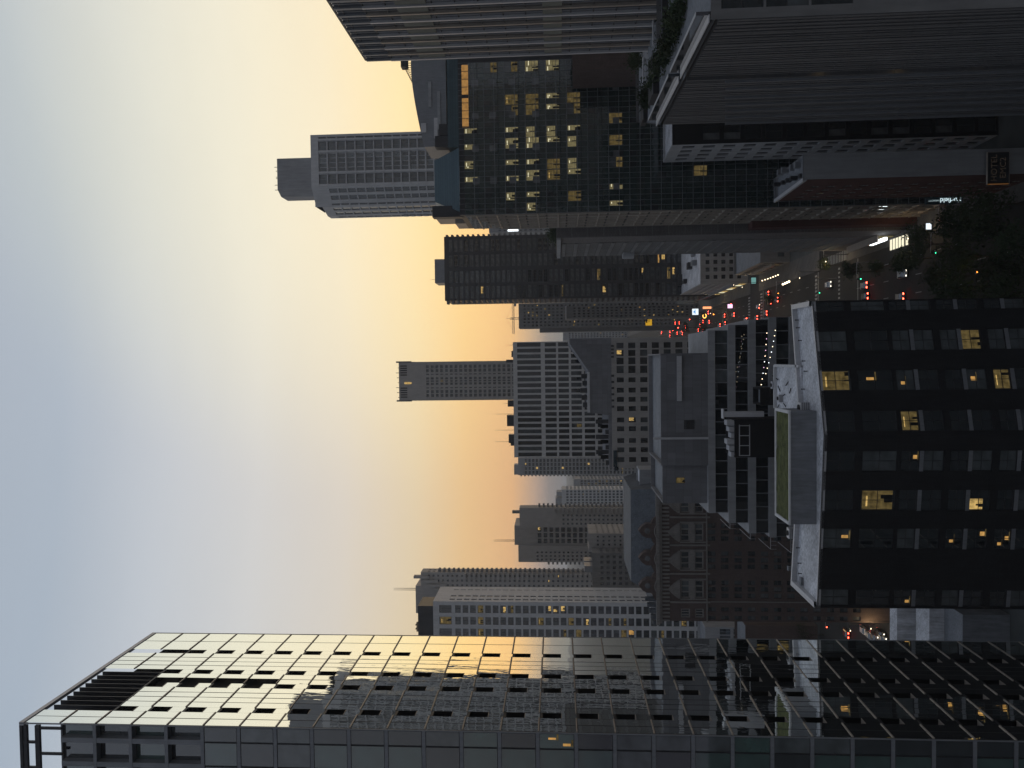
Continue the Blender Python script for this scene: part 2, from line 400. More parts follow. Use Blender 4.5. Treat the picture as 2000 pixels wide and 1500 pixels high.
def text_mesh(txt, size, ext=.04, spacing=1.0, mat='lit_amber'):
    cu = bpy.data.curves.new('lettering', 'FONT'); cu.body = txt; cu.size = size; cu.extrude = ext; cu.space_character = spacing
    cu.align_x = 'CENTER'; cu.align_y = 'CENTER'
    o = bpy.data.objects.new('lettering', cu); COL.objects.link(o)
    dg = bpy.context.evaluated_depsgraph_get(); me = bpy.data.meshes.new_from_object(o.evaluated_get(dg))
    bpy.data.objects.remove(o); me.materials.clear(); me.materials.append(M[mat]); return me

style('dark', 0, 0, .06, kinds=(('glass_dark', 5), ('glass_curtain', 1.6), ('glass_blind', .35)), variants=12)
style('dark2', 1, 0, .07, kinds=(('glass_dark', 4), ('glass_curtain', 2), ('glass_blind', .4)))
style('sash', 0, 1, .07, frame='metal_dark', kinds=(('glass_dark', 3), ('glass_curtain', 2), ('glass_blind', .8)))
style('cross', 1, 1, .07, kinds=(('glass_dark', 5), ('glass_curtain', 2)))
style('wide3', 2, 1, .08, kinds=(('glass_dark', 5), ('glass_curtain', 2)), variants=8)
style('strip', 9, 0, .09, frame='metal_grey', kinds=(('glass_dark', 1),))
style('office', 3, 0, .05, kinds=(('glass_office', 1),), jit=.012, edge=True, variants=10)
style('blueglass', 1, 0, .12, frame='metal_grey', kinds=(('glass_blue', 4), ('glass_curtain', 1)))
style('apt', 2, 1, .07, kinds=(('glass_dark', 5), ('glass_curtain', 3), ('glass_blind', 1.2)), cellmix=False, variants=10)
style('mirror4', 3, 0, .035, kinds=(('glass_mirror', 1),), jit=.006, edge=False, variants=12, proud=.02)
style('mirror2', 1, 0, .035, kinds=(('glass_mirror', 1),), jit=.006, edge=False, variants=12, proud=.02)
style('mirror0', 0, 0, .035, kinds=(('glass_mirror', 1),), jit=.006, edge=False, variants=12, proud=.02)
style('void', 0, 0, .04, kinds=(('black', 1),), edge=True)
style('teal', 0, 0, .05, kinds=(('glass_teal', 4), ('glass_dark', 1.5), ('glass_curtain', 1)), variants=10)

# ================================================================== ground and streets
def sheet(name, x0, x1, y0, y1, z, mat):
    b = MB(); b.poly([(x0, y0, z), (x1, y0, z), (x1, y1, z), (x0, y1, z)]); return structure(b.build(name, mat))
SXL, SXR = 11.0, 29.0                        # kerbs of the street that runs away from the camera
sheet('ground', -9000, 9000, -300, 9000, -.02, 'earth')
sheet('road', SXL, SXR, 100, 1500, 0.0, 'asphalt')
CR = [(232, 256), (331, 345), (470, 486)]
for (a, b) in CR:
    sheet('road', SXR, 400, a, b, 0.0, 'asphalt')
sheet('road', -200, SXL, 232, 256, 0.0, 'asphalt')
sheet('car_park', -130, -62, 168, 231, 0.0, 'asphalt')
g = MB(); prev = 100
for (a, b) in CR + [(1500, 1500)]:
    g.box(SXR, 36, prev, a, -.01, .14); prev = b
structure(g.build('pavement', 'pavement'))
g = MB()
for a, b in ((100, 232), (256, 1500)): g.box(4, SXL, a, b, -.01, .14)
structure(g.build('pavement', 'pavement'))
g = MB()
for x in (15.5, 20, 24.5):
    y = 105
    while y < 700:
        if not any(a-4 < y < b+2 for a, b in CR): g.poly([(x-.08, y, .004), (x+.08, y, .004), (x+.08, y+3, .004), (x-.08, y+3, .004)])
        y += 9
for y0, y1 in ((238, 239.5), (258.5, 260.5), (326, 329), (346.5, 349.5), (465, 468)):
    x = SXL+.6
    while x < SXR-.6: g.poly([(x, y0, .005), (x+.6, y0, .005), (x+.6, y1, .005), (x, y1, .005)]); x += 1.3
for y in (224, 257.2, 324.5): g.poly([(SXL+.3, y, .006), (SXR-.3, y, .006), (SXR-.3, y+.45, .006), (SXL+.3, y+.45, .006)])
for x0, x1 in ((SXR+.5, SXR+3.5), (SXL-3.5, SXL-.5)):
    y = 233
    while y < 255: g.poly([(x0, y, .005), (x1, y, .005), (x1, y+.6, .005), (x0, y+.6, .005)]); y += 1.3
structure(g.build('road_markings', 'paint'))

# ================================================================== left glass tower
YA = 73.0; XA = X(1427, YA, 900); FH = 76.1*YA/F
zt_body = Z(100, YA, 1445); zt_top = Z(38, YA, 1441); YB = 98.6
NF = 35; zbase = Z(1053, YA, 1424) - 30*FH      # floor lines line up with the photograph's bands
while zbase > 0: zbase -= FH
T = Bld('glass_tower', 'tall glass office tower with one mirrored face reflecting the sunset', 'tower', XA-15, YA+12, ['metal_grey', 'roof_grey', 'black', 'bronze'])
BX = XA-34
yn = [(.12, 2.9, 'mirror2'), (4.05, 8.8, 'mirror4'), (10.0, 12.5, 'mirror2'), (13.7, 18.6, 'mirror4'), (19.8, YB-YA-.1, 'mirror2')]
notch = [(2.92, 4.03), (8.82, 9.98), (12.52, 13.68), (18.62, 19.78)]
nfl = int((zt_body - zbase)/FH)
louv0 = zt_top - 3.1*FH; louv1 = zt_top - .6
bands = MB(); mull = MB()
P = lambda a, z, d=0: (XA-d, YA+a, z)
frm = MB(); RECESS = []
for i in range(nfl+1):
    z0 = zbase+FH*i; z1 = min(z0+FH, zt_top-.5)
    top = i >= nfl-2
    for (a, b, sty) in yn:
        inl = top and 4 < a < 13 and z1 > louv0
        T.wins.append((Vector(P(a, z0+.16)), R(90), b-a, z1-z0-.2, sty, 0, 'glass_panel')) if not (a in (4.05, 10.0) and i >= nfl-1) else None
        wide3 = a == 10.0 and nfl-5 <= i < nfl-1
        if wide3:
            T.wins.pop(); T.wins.append((Vector(P(a+1.4, z0+.16)), R(90), b-a-1.4, z1-z0-.2, 'mirror0', 0, 'glass_panel'))
            frm.box(XA-1.2, XA-1.1, YA+a, YA+a+1.4, z0, z1, 1)
        if not (a in (4.05, 10.0) and i >= nfl-1):
            bands.box(XA-.05, XA+.08, YA+a, YA+b, z0+.01, z0+.15, 0)
    for (a, b) in notch:
        if i >= nfl-1: continue
        h = FH*.42; zn = z0+FH*.93
        T.wins.append((Vector(P(a, z0+.02)), R(90), b-a, h-.02, 'mirror0', 0, 'glass_panel'))
        rc = MB()                                      # an opening light: dark recess with a frame
        rc.box(XA-.62, XA-.6, YA+a, YA+b, z0+h, zn, 1); rc.box(XA-.6, XA, YA+a, YA+b, zn, zn+.05, 0); rc.box(XA-.6, XA+.03, YA+a, YA+b, z0+h-.05, z0+h, 2)
        rc.box(XA-.04, XA, YA+a, YA+b, zn+.05, z0+FH, 0)
        RECESS.append(rc)
    if bands.f: T.part('floor_band', bands, ['bronze']); bands = MB()
zt0 = zbase+FH*(nfl-1)
# roof screen: pale panels round a black louvre
lv = MB(); lv.box(XA-.9, XA-.8, YA+4.05, YA+12.9, zt0, zt_top-.9, 1)
for k in range(9):
    y = YA+4.1+k*1.09; lv.box(XA-.8, XA-.05, y, y+.12, zt0, zt_top-.9, 0)
lv.box(XA-.8, XA+.02, YA+4.0, YA+13.0, zt0-.2, zt0, 0)
T.part('louvre', lv, ['metal_dark', 'black'])
cap_ = MB(); cap_.box(XA-.3, XA+.05, YA, YB, zt_top-.5, zt_top, 0); T.part('parapet', cap_, 'metal_pale')
T.part('wide_recess', frm, ['metal_dark', 'black', 'bronze'])
rest = MB()
for k, rc in enumerate(reversed(RECESS)):
    if k < 100: T.part('recess', rc, ['metal_dark', 'black', 'bronze'])
    else: rest.add(rc, (0, 0, 0), 0)
T.part('recess', rest, ['metal_dark', 'black', 'bronze'])['kind'] = 'stuff'
# body behind the mirrored skin
T.w.box(BX, XA-.64, YA+.9, YB-.05, 0, zt_body-.6, 2)
T.w.poly([(XA-.04, YB, 0), (BX, YB, 0), (BX, YB, zt_body), (XA-.04, YB, zt_body)], 0)
T.w.box(XA-.06, XA+.04, YB-.1, YB, 0, zt_top, 0)
T.w.box(BX, XA-.7, YA+1, YB-.3, zt_body-.55, zt_body-.35, 1)
# front face: floor-high panes between slab bands and posts
for i in range(nfl):
    z0 = zbase+FH*i; deep = i >= nfl-4
    fx = BX; k = 0; x = XA-.1
    cols = [(XA-1.72, XA-.14)]
    while cols[-1][0] > BX+2.6: cols.append((cols[-1][0]-2.5, cols[-1][0]-.04))
    for (a, b) in cols:
        T.wins.append((Vector((a, YA+(.75 if deep else .06), z0+.36)), 0, b-a, FH-.36, 'teal', ((5, .025),), 'front_pane'))
    T.w.box(BX, XA-.05, YA-.02, YA+.85, z0-.02, z0+.34, 0)
    if deep:
        for (a, b) in cols: T.w.box(a-.28, a+.22, YA+.0, YA+.74, z0+.35, z0+FH-.03, 0)
        bx = MB()
T.w.box(XA-.13, XA-.02, YA-.03, YA+.07, 0, zt_top-.05, 0)
# open steel frame above the roof on the front
fr = MB(); zz = [zt_top, Z(47, YA, 1470), Z(69, YA, 1470), zt_body]
for z, h in ((zt_top-.3, .3), (zz[1]-.35, .35), (zz[2]-.5, .5)): fr.box(BX, XA-.31, YA, YA+.3, z, z+h)
x = XA-.6
while x > BX: 
    fr.box(x-.12, x+.12, YA+.04, YA+.26, zbase+nfl*FH-.05, zz[2]-.5); fr.box(x-1.62, x-1.38, YA+.04, YA+.26, zz[2], zz[1]-.35); fr.box(x-1.6, x-1.4, YA+.06, YA+.24, zz[1], zt_top-.3); x -= 2.7
T.part('roof_frame', fr, ['metal_dark'])
T.finish('body')

# ================================================================== dark brick building in front with the white roof
zr = 52.0
xl, xm, xr = X(1187, 105.9, 1583), X(850, 103.2, 1596), X(588, 107.9, 1574)
ff = [(xl, 105.9), (xm, 103.2), (xr, 107.9)]; bb = [(xr+.05, 116.2), (xm, 112.4), (xl, 116.6)]
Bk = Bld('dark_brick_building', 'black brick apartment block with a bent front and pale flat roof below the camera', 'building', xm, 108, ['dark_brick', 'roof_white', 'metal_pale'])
rowpx = [(1608, 1668), (1682, 1750), (1758, 1793), (1800, 1841), (1854, 1888), (1895, 1936), (1950, 1983), (1991, 2032), (2046, 2080), (2088, 2128), (2142, 2178)]
zrow = [(Z(b, 104, 850), Z(a, 104, 850)) for a, b in rowpx]
colpy = [(583, 603), (643, 684), (722, 762), (801, 840), (879, 919), (956, 997), (1033, 1074), (1157, 1190)]
style('bigsash', 1, 1, .08, frame='metal_dark', kinds=(('glass_dark', 6), ('glass_curtain', 4)), variants=16, cellmix=False)
style('bigblind', 0, 0, .08, frame='metal_dark', kinds=(('glass_dark', 5), ('glass_curtain', 4)), variants=12)
for (p, q) in ((ff[0], ff[1]), (ff[1], ff[2])):
    p3, q3 = Vector((*p, 0)), Vector((*q, 0)); L = (q3-p3).length; u = (q3-p3)/L; xs = []
    for (y0, y1) in colpy:
        a, b = sorted(((X(y0, 104.5, 1750)-p[0])/u.x, (X(y1, 104.5, 1750)-p[0])/u.x))
        if a > -.5 and b < L+.6: xs.append((max(a, .05), min(b, L-.05)))
    for i, zz_ in enumerate(zrow):
        pass
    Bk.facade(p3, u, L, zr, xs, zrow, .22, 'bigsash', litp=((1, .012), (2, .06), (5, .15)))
    for i in (2, 4, 6, 8):
        za, zb = zrow[i][0]-.55, zrow[i][0]-.02
        for a, b in xs:
            sb = MB(); sb.w = 0
            n = u.cross(Vector((0, 0, 1)))
            q4 = [p3+u*a+n*.05, p3+u*b+n*.05, p3+u*b-n*.15, p3+u*a-n*.15]
            sb.prism([(v.x, v.y) for v in q4], za, zb); Bk.part('sill_panel', sb, 'metal_grey')
for p, q in ((ff[2], bb[0]), (bb[0], bb[1]), (bb[1], bb[2]), (bb[2], ff[0])):
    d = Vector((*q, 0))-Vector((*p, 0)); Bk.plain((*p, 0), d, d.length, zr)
poly = ff+bb
Bk.w.poly([(x, y, zr-.35) for x, y in poly], 1)
cop = MB(); t_ = .45
cx_, cy_ = sum(p[0] for p in poly)/6, sum(p[1] for p in poly)/6
inn = [(ff[0][0]+.8, ff[0][1]+.25), (xm, ff[1][1]+.3), (xr-.7, ff[2][1]+.2), (xr-.65, bb[0][1]-.6), (xm, bb[1][1]-.55), (xl+.8, bb[2][1]-.6)]
for i in range(6):
    j = (i+1) % 6; a, b, c, d = poly[i], poly[j], inn[j], inn[i]
    n0 = len(cop.v); zl = zr+(.0 if i in (0, 1) else .35)
    cop.poly([(*a, zl), (*b, zl), (*c, zl), (*d, zl)]); cop.poly([(*d, zr-.4), (*d, zl), (*c, zl), (*c, zr-.4)])
    cop.poly([(*a, zr-.5), (*b, zr-.5), (*b, zl), (*a, zl)])
Bk.part('coping', cop, 'metal_pale')
ph = MB(); yx0, yx1 = X(1024, 107, 1555), X(803, 107, 1555); zp = Z(1541, 107, 900)
ph.box(yx0, yx1, 107, 113.2, zr-.35, zp-.25, 0); ph.box(yx0-.1, yx1+.1, 106.9, 107.25, zp-.25, zp, 1)
for a in ((yx0-.1, yx0+.35, 107.25, 113.2), (yx1-.35, yx1+.1, 107.25, 113.2), (yx0-.1, yx1+.1, 113.2, 113.6)): ph.box(*a, zp-.25, zp+.1, 1)
Bk.part('penthouse', ph, ['roof_grey', 'concrete_pale'])
gr = MB(); gx = []
for i in range(26):
    for j in range(9):
        x0_ = yx0+.35+(yx1-yx0-.7)*i/26; x1_ = yx0+.35+(yx1-yx0-.7)*(i+1)/26; y0_ = 107.25+5.95*j/9; y1_ = 107.25+5.95*(j+1)/9
        gx.append((x0_, x1_, y0_, y1_))
hh = {}
def gz(x, y): return hh.setdefault((round(x, 2), round(y, 2)), zp-.16+rnd.random()*.14)
for x0_, x1_, y0_, y1_ in gx: gr.poly([(x0_, y0_, gz(x0_, y0_)), (x1_, y0_, gz(x1_, y0_)), (x1_, y1_, gz(x1_, y1_)), (x0_, y1_, gz(x0_, y1_))])
Bk.part('green_roof', gr, 'sedum')
lr = MB(); ex0, ex1 = X(803, 118, 1530), X(716, 118, 1530)
lr.box(ex0, ex1, 112.9, 125.5, 20, zr-.1, 0); lr.box(ex0, ex1+.2, 125.2, 125.6, zr-.1, zr+.35, 1); lr.box(ex1-.1, ex1+.3, 112.9, 125.2, zr-.1, zr+.35, 1)
Bk.part('rear_roof', lr, ['roof_white', 'concrete_pale'])
lb = MB(); lb.box(xl+4, ex0-.1, 116.8, 124, 10, 44, 0); lb.box(ex1+.4, xr-.4, 116.3, 122, 10, 40, 0); Bk.part('rear_wing', lb, ['dark_brick'])
for (px, py, Y) in ((1560, 625, 112), (1562, 640, 112), (1566, 665, 111), (1573, 705, 109), (1577, 725, 108.6), (1572, 760, 108.5), (1565, 1100, 111), (1566, 1120, 111), (1563, 1160, 112.5), (1562, 1070, 112), (1590, 905, 104.3), (1591, 1000, 104.6)):
    q = ground(px, py, zr-.35); v = MB(); v.tube((q.x, q.y, zr-.36), (q.x, q.y, zr+.1), .07); v.tube((q.x, q.y, zr+.1), (q.x, q.y, zr+.2), .14, .05); Bk.part('roof_vent', v, 'metal_dark')
for (px, py, Y, w, d, h) in ((1560, 690, 110, .9, .6, .5), (1568, 1135, 111, 1.1, .7, .35), (1548, 1110, 114, .6, .6, .7), (1556, 640, 114, .7, .9, .3), (1585, 830, 104.5, .5, .5, .4), (1588, 960, 104.8, .6, .35, .3)):
    q = ground(px, py, zr-.35); v = MB(); v.box(q.x-w/2, q.x+w/2, q.y-d/2, q.y+d/2, zr-.35, zr-.35+h); v.box(q.x-w/2-.06, q.x+w/2+.06, q.y-d/2-.06, q.y+d/2+.06, zr-.35+h, zr-.3+h); Bk.part('roof_hatch', v, 'roof_grey')
for (p0, p1) in (((1556, 700), (1568, 790)), ((1548, 1075), (1552, 1130)), ((1580, 815), (1590, 1010))):
    a_, c_ = ground(*p0, zr-.3), ground(*p1, zr-.3); v = MB(); v.tube(a_, c_, .05, k=6); Bk.part('cable_run', v, 'metal_dark')
def ac_unit(px, py, z, w, d, h, label, tall=0):
    q = ground(px, py, z); b = thing('air_conditioner', label, 'air conditioner', (q.x, q.y, z))
    m_ = MB(); m_.box(q.x-w/2, q.x+w/2, q.y-d/2, q.y+d/2, z, z+h)
    for k in range(4): m_.box(q.x-w/2-.02, q.x+w/2+.02, q.y-d/2-.02, q.y-d/2, z+h*(.15+.2*k), z+h*(.2+.2*k), 1)
    m_.build('casing', ['metal_pale', 'metal_dark'], b)
    f = MB(); f.tube((q.x, q.y, z+h), (q.x, q.y, z+h+.12), min(w, d)*.34, k=14); f.build('fan', 'black', b)
    return b
ac_unit(1578, 797, zr-.35, 1.7, 1.6, 1.3, 'pale air conditioner with a round black fan beside the grey rooftop penthouse')
ac_unit(1553, 1041, zr-.35, 1.6, 1.2, 1.1, 'grey air conditioner at the end of the penthouse with the grassy roof')
for k, (px, py, lab) in enumerate(((1515, 752, 'small grey roof fan unit standing farthest right on the pale rear roof'), (1528, 778, 'low pipe cluster unit on the pale rear roof nearest the green roof'))):
    ac_unit(px, py, zr-.1, 1.2, .9, .7, lab)
for (px, py) in ((1512, 735), (1520, 742), (1524, 765), (1533, 770), (1540, 745), (1545, 758), (1522, 790), (1535, 795)):
    q = ground(px, py, zr-.1); v = MB(); v.tube((q.x, q.y, zr-.1), (q.x+rnd.uniform(-1, 1), q.y+rnd.uniform(-.5, .5), zr+.25), .09); Bk.part('roof_pipe', v, 'metal_dark')
Bk.finish()

# ================================================================== grey building with ribbon windows behind it
YC = 150.0; fhC = 38.5*YC/F
xr0, xr1, xr2 = X(690, YC, 1340), X(650, YC, 1400), X(632, YC, 1450)
xl0, xl1, xl2, xl3 = X(985, YC, 1300), X(1002, YC, 1370), X(1022, YC, 1410), X(1042, YC, 1450)
zC = [Z(1291, YC, 850), Z(1383, YC, 850)]
Cb = Bld('ribbon_window_building', 'grey concrete block with dark ribbon windows and a blank plant room on top', 'building', -10, YC+10, ['concrete_dark', 'roof_grey', 'concrete_panel', 'concrete'])
Cb.block(X(910, YC), xr0, YC, YC+20, zC[1], zC[0], mi=2, roof=1)
Cb.block(xl0, X(910, YC), YC+1.2, YC+20, zC[1], zC[0]-.4, mi=2, roof=1, front=spec([(xl0*0+X(935, YC)-xl0-1.2, X(935, YC)-xl0)], [(zC[0]*0+4.4, 6.2)], 'dark', .15, litp=((2, 1),)))
pl = MB(); z_ = Z(1322, YC, 750); pl.box(X(785, YC), X(698, YC), YC-.5, YC-.05, z_-.9, z_); Cb.part('pipe_duct', pl, 'metal_pale')
pl = MB(); pl.box(X(858, YC, 1300), X(854, YC, 1300), YC-.45, YC-.03, zC[1], zC[0]+1.5); Cb.part('downpipe', pl, 'metal_pale')
lv = MB(); lv.box(X(840, YC), X(822, YC), YC-.06, YC+.1, Z(1355, YC), Z(1335, YC)); 
for k in range(6): lv.box(X(840, YC), X(822, YC), YC-.12, YC-.06, Z(1355, YC)+k*.33, Z(1355, YC)+k*.33+.1)
Cb.part('louvre', lv, 'metal_dark')
style('ribbon', 0, 0, .1, frame='metal_grey', kinds=(('glass_dark', 5), ('glass_curtain', 1)), variants=10)
z1 = zC[1]; lv_ = [(xl1, xr1+.5), (xl2, xr2-.2), (xl3, xr2+.8)] + [(xl3-.7, xr2+1.2)]*12
i = 0
while z1 > 6:
    a, b = lv_[min(i, len(lv_)-1)]; z0 = z1-fhC; sl_ = .36*fhC
    Cb.w.box(a, b, YC, YC+22, z1-sl_, z1, 3)                                    # slab band
    n = int((b-a)/2.6); wd = (b-a)/n
    for k in range(n): Cb.wins.append((Vector((a+wd*k, YC+.45, z0)), 0, wd, fhC-sl_, 'ribbon', ((2, .02), (3, .012)), 'window'))
    nn = 6
    for k in range(nn): Cb.wins.append((Vector((b-.3, YC+.45+k*3.5, z0)), R(90), 3.5, fhC-sl_, 'ribbon', 0, 'window'))
    Cb.w.box(a+.3, b-.35, YC+.6, YC+21.5, z0, z1-sl_, 0)
    if i < 4:
        rl = MB()                                                             # glass rail round the stepped terrace
        for q in range(5): rl.box(a-3.2+q*.8, a-3.15+q*.8, YC+.1, YC+.16, z1-sl_+0-fhC+sl_*.0+.0, z1-sl_+1.1-fhC)
        rl.box(a-3.2, a, YC+.1, YC+.16, z1-sl_+1.1-fhC, z1-sl_+1.2-fhC); rl.box(a-3.2, a-3.14, YC+.1, YC+9, z1-sl_+1.1-fhC, z1-sl_+1.2-fhC)
        Cb.part('terrace_rail', rl, 'metal_pale')
    z1 = z0; i += 1
Cb.finish()
bb_ = Bld('dark_plant_room', 'black windowless plant room with white ducts on top, in front of the ribbon windows', 'plant room', X(860, 138), 140, ['black', 'roof_grey'])
bb_.block(X(895, 136), X(822, 136), 136, 143, 20, Z(1435, 136, 860), roof=1)
bb_.block(X(795, 133), X(762, 133), 133, 138, 20, Z(1485, 133, 780), roof=1)
d_ = MB(); zq = Z(1435, 136, 860)
for k in range(6): d_.box(X(895, 136)+k*1.15, X(895, 136)+k*1.15+.9, 136.6, 139, zq-.9, zq+.5+.35*(k % 3))
bb_.part('duct', d_, 'metal_pale')
d_ = MB(); d_.box(X(892, 136), X(832, 136), 135.86, 135.98, zq-2.7, zq-2.55); d_.box(X(892, 136), X(832, 136), 135.86, 135.98, zq-.9, zq-.75)
for k in range(4): d_.box(X(892, 136)+k*1.8, X(892, 136)+k*1.8+.14, 135.86, 135.98, zq-2.55, zq-.9)
bb_.part('frame', d_, 'metal_pale')
d_ = MB(); d_.box(X(815, 134), X(805, 134), 131.5, 132.8, zq-4, Z(1410, 133, 800)); d_.box(X(818, 134), X(800, 134), 131.4, 132.9, Z(1410, 133), Z(1408, 133)); bb_.part('chimney', d_, 'metal_pale')
bb_.finish()

# ================================================================== beige stepped office and the grid slab behind it
YD = 252.0
Db = Bld('stepped_office', 'beige office block with a blank sloping shoulder above rows of square windows', 'office building', -15, YD+15, ['beige', 'roof_grey', 'concrete_panel'])
xa, xb = X(915, YD, 1200), X(660, YD, 1200)
zr_ = [(Z(1219+23*k+0, YD, 800), Z(1205+23*k, YD, 800)) for k in range(11)][::-1]
xs = []
for y0, y1 in ((730, 716), (713, 700), (697, 685), (682, 671)): xs.append((X(y0, YD)-xa, X(y1, YD)-xa))
for y0 in (748, 768, 786, 804, 826, 843, 866, 884, 903): xs.append((X(y0, YD)-xa, X(y0-9.5, YD)-xa))
xs.sort()
zw = Z(1195, YD, 800)
Db.block(xa, xb, YD, YD+40, 0, zw, par=0, roof=1, front=spec(xs, zr_, 'dark', .5, litp=((1, .02), (3, .01))), right=spec(even(8, 1, 39, .6), zr_, 'dark', .4))
prof = [(xa, zw+.01), (xb, zw+.01), (xb, Z(1112, YD, 663)), (X(670, YD, 1120), Z(1112, YD, 670)), (X(727, YD, 1150), Z(1151, YD, 727)), (X(806, YD, 1150), Z(1152, YD, 806)), (X(811, YD, 1190), Z(1189, YD, 811)), (xa, Z(1190, YD, 900))]
pw = MB(); pw.profile(prof, YD+.03, YD+38)
Db.part('blank_wall', pw, 'concrete_panel')
cp = MB(); cp.box(X(806, YD, 1150), X(727, YD, 1150), YD-.1, YD+.6, Z(1152, YD, 760), Z(1147, YD, 760)); Db.part('coping', cp, 'concrete_pale')
for k in range(5):
    v = MB(); x_ = X(792-14*k, YD); zq = Z(1148, YD, 760); v.box(x_-.8, x_+.8, YD+2+k, YD+4+k, zq-.6, zq+1.6+.4*(k % 3)); Db.part('roof_unit', v, 'metal_dark')
for k in range(9):
    v = MB(); x_ = X(905-10*k, YD); zq = Z(1190, YD, 850); v.box(x_-.7, x_+.7, YD+1+(k*5) % 3, YD+3, zq-.3, zq+1.2+1.6*((k*7) % 3)); Db.part('roof_unit', v, 'metal_dark')
for k in range(10):
    v = MB(); zq = Z(1197, YD, 760); x_ = X(735+12*k if k < 6 else 740-7*k, YD); v.box(x_-.35, x_+.35, YD-.25, YD+.01, zq-.4, zq+.5); Db.part('wall_lamp', v, 'metal_dark')
bn = MB(); bn.box(X(919, YD), X(912, YD), YD-.4, YD-.1, Z(1207, YD, 915), Z(1200, YD, 915)); bn.box(X(912, YD), X(880, YD), YD-.3, YD-.05, Z(1205, YD, 900), Z(1198, YD, 900)); Db.part('banner', bn, 'glass_blue')
Db.finish()

YE = 300.0
Eb = Bld('grid_office_slab', 'broad office slab with a pale grid of tall dark windows, rising behind the beige stepped block', 'office building', -15, YE+15, ['limestone', 'roof_grey'])
xa, xb = X(893, YE, 1080), X(667, YE, 1080); zt = Z(1003, YE, 780)
rows = [(1057, 1011), (1087, 1065), (1111.5, 1091), (1136.5, 1116), (1162, 1141.5), (1187.5, 1167), (1213, 1192.5), (1238, 1218)]
zs = sorted((Z(a, YE, 780), Z(b, YE, 780)) for a, b in rows)
n = 20; cw = (xb-xa)/n; xs = [(cw*i+cw*.16, cw*i+cw*.84) for i in range(n)]
Eb.block(xa, xb, YE, YE+30, 40, zt, front=spec(xs, [(a-40, b-40) for a, b in zs], 'dark', .9, litp=((2, .01),)), right=spec(even(9, 1, 29, .65), [(a-40, b-40) for a, b in zs], 'dark', .6), roof=1)
for k, (y, w, h) in enumerate(((690, 2.5, .8), (704, 1.2, 3), (788, 2.6, 2.6), (822, 4.5, 3), (858, 3.5, 2.4), (868, 1.5, 1.6))):
    v = MB(); x_ = X(y, YE); v.box(x_-w/2, x_+w/2, YE+3, YE+7, zt-.9, zt+h); Eb.part('roof_unit', v, 'metal_dark')
for y, h in ((809, 10), (841, 10), (864, 10), (788, 6), (672, 4)):
    v = MB(); x_ = X(y, YE); v.tube((x_, YE+4, zt-.9), (x_, YE+4, zt+h*.8), .09, .04, 6); Eb.part('mast', v, 'metal_dark')
Eb.finish()

# ================================================================== slim tower behind the slab
YF = 460.0; xa, xb = X(782, YF, 880), X(706, YF, 880); zt = Z(779, YF, 745)
Fb = Bld('slim_tower', 'slim grey apartment tower alone against the orange sky with two tall window bands', 'tower', (xa+xb)/2, YF+12, ['beige', 'roof_grey', 'metal_dark'])
W = xb-xa; fh = 9.45*YF/F
xs = [(W*a, W*b) for a, b in ((.09, .17), (.19, .27), (.31, .34), (.40, .46), (.48, .52), (.54, .60), (.66, .69), (.73, .81), (.83, .91))]
Fb.block(xa, xb, YF, YF+24, 60, zt-6, front=spec(xs, floors(0, zt-60-14, fh, .62, .2), 'dark', .7, litp=((1, .02), (2, .02))), left=spec(even(6, 1, 23, .5), floors(0, zt-74, fh, .6, .2), 'dark', .3), right=spec(even(6, 1, 23, .5), floors(0, zt-74, fh, .6, .2), 'dark', .3), par=0, roof=1)
Fb.block(xa-.1, xb+.1, YF+.3, YF+23.7, zt-5.99, zt, front=spec(even(5, W*.07, W*.36, .55)+even(5, W*.64, W*.93, .55), [(.8, 5.2)], 'void', .6), roof=1)
for x_ in (xa, xb):
    v = MB(); v.box(x_-.5, x_+.5, YF, YF+1, zt-8, zt+1.6); Fb.part('corner_fin', v, 'concrete_dark')
for k in range(7):
    v = MB(); x_ = xa+2+k*3.1; v.tube((x_, YF+3, zt-1), (x_, YF+3, zt+1.2+.6*(k % 3)), .18); Fb.part('mast', v, 'metal_dark')
v = MB(); v.box(X(747, YF), X(743, YF), YF-.1, YF+.28, zt-8, zt-3.5); Fb.part('lit_slot', v, 'lit_warm')
Fb.finish()

# ================================================================== far towers on the left half
def far(name, label, Y, py0, py1, px, fh_px, ncol, wall, sty='dark', depth=.3, frac=(.55, .5), dy=20, zb=0, lit=((1, .03), (2, .03)), par=.9, side=True, group=None, mi=0, cat='building', top_px=None, cap=100):
    xa, xb = X(py1, Y, px+60), X(py0, Y, px+60); zt = Z(px, Y, (py0+py1)/2); fh = fh_px*Y/F
    b = Bld(name, label, cat, (xa+xb)/2, Y+dy/2, [wall, 'roof_grey'], group)
    fl = floors(zb*0, zt-zb-fh*.7, fh, frac[1], .2)
    xs = even(ncol, .6, xb-xa-.6, frac[0]); ss = even(max(2, int(dy/((xb-xa)/ncol))), .6, dy-.6, frac[0])
    b.block(xa, xb, Y, Y+dy, zb, zt, front=spec(xs, fl, sty, depth, litp=lit), right=spec(ss, fl, sty, depth, litp=lit) if side else None, left=spec(ss, fl, sty, depth, litp=lit) if side else None, roof=1, par=par)
    b.x0, b.x1, b.zt, b.Y, b.fh, b.dy = xa, xb, zt, Y, fh, dy
    return b
def teeth(b, side, zb, zt, step, w=1.6, d=2.6, y=None, mat='concrete_dark', cap=100):
    n = int((zt-zb)/step); x_ = b.x0 if side < 0 else b.x1; y = b.Y+2 if y is None else y
    for k in range(n):
        v = MB(); z_ = zb+step*(k+.5); v.box(*(sorted((x_, x_+side*w))), y, y+d, z_-step*.26, z_+step*.16); b.part('balcony', v, mat)
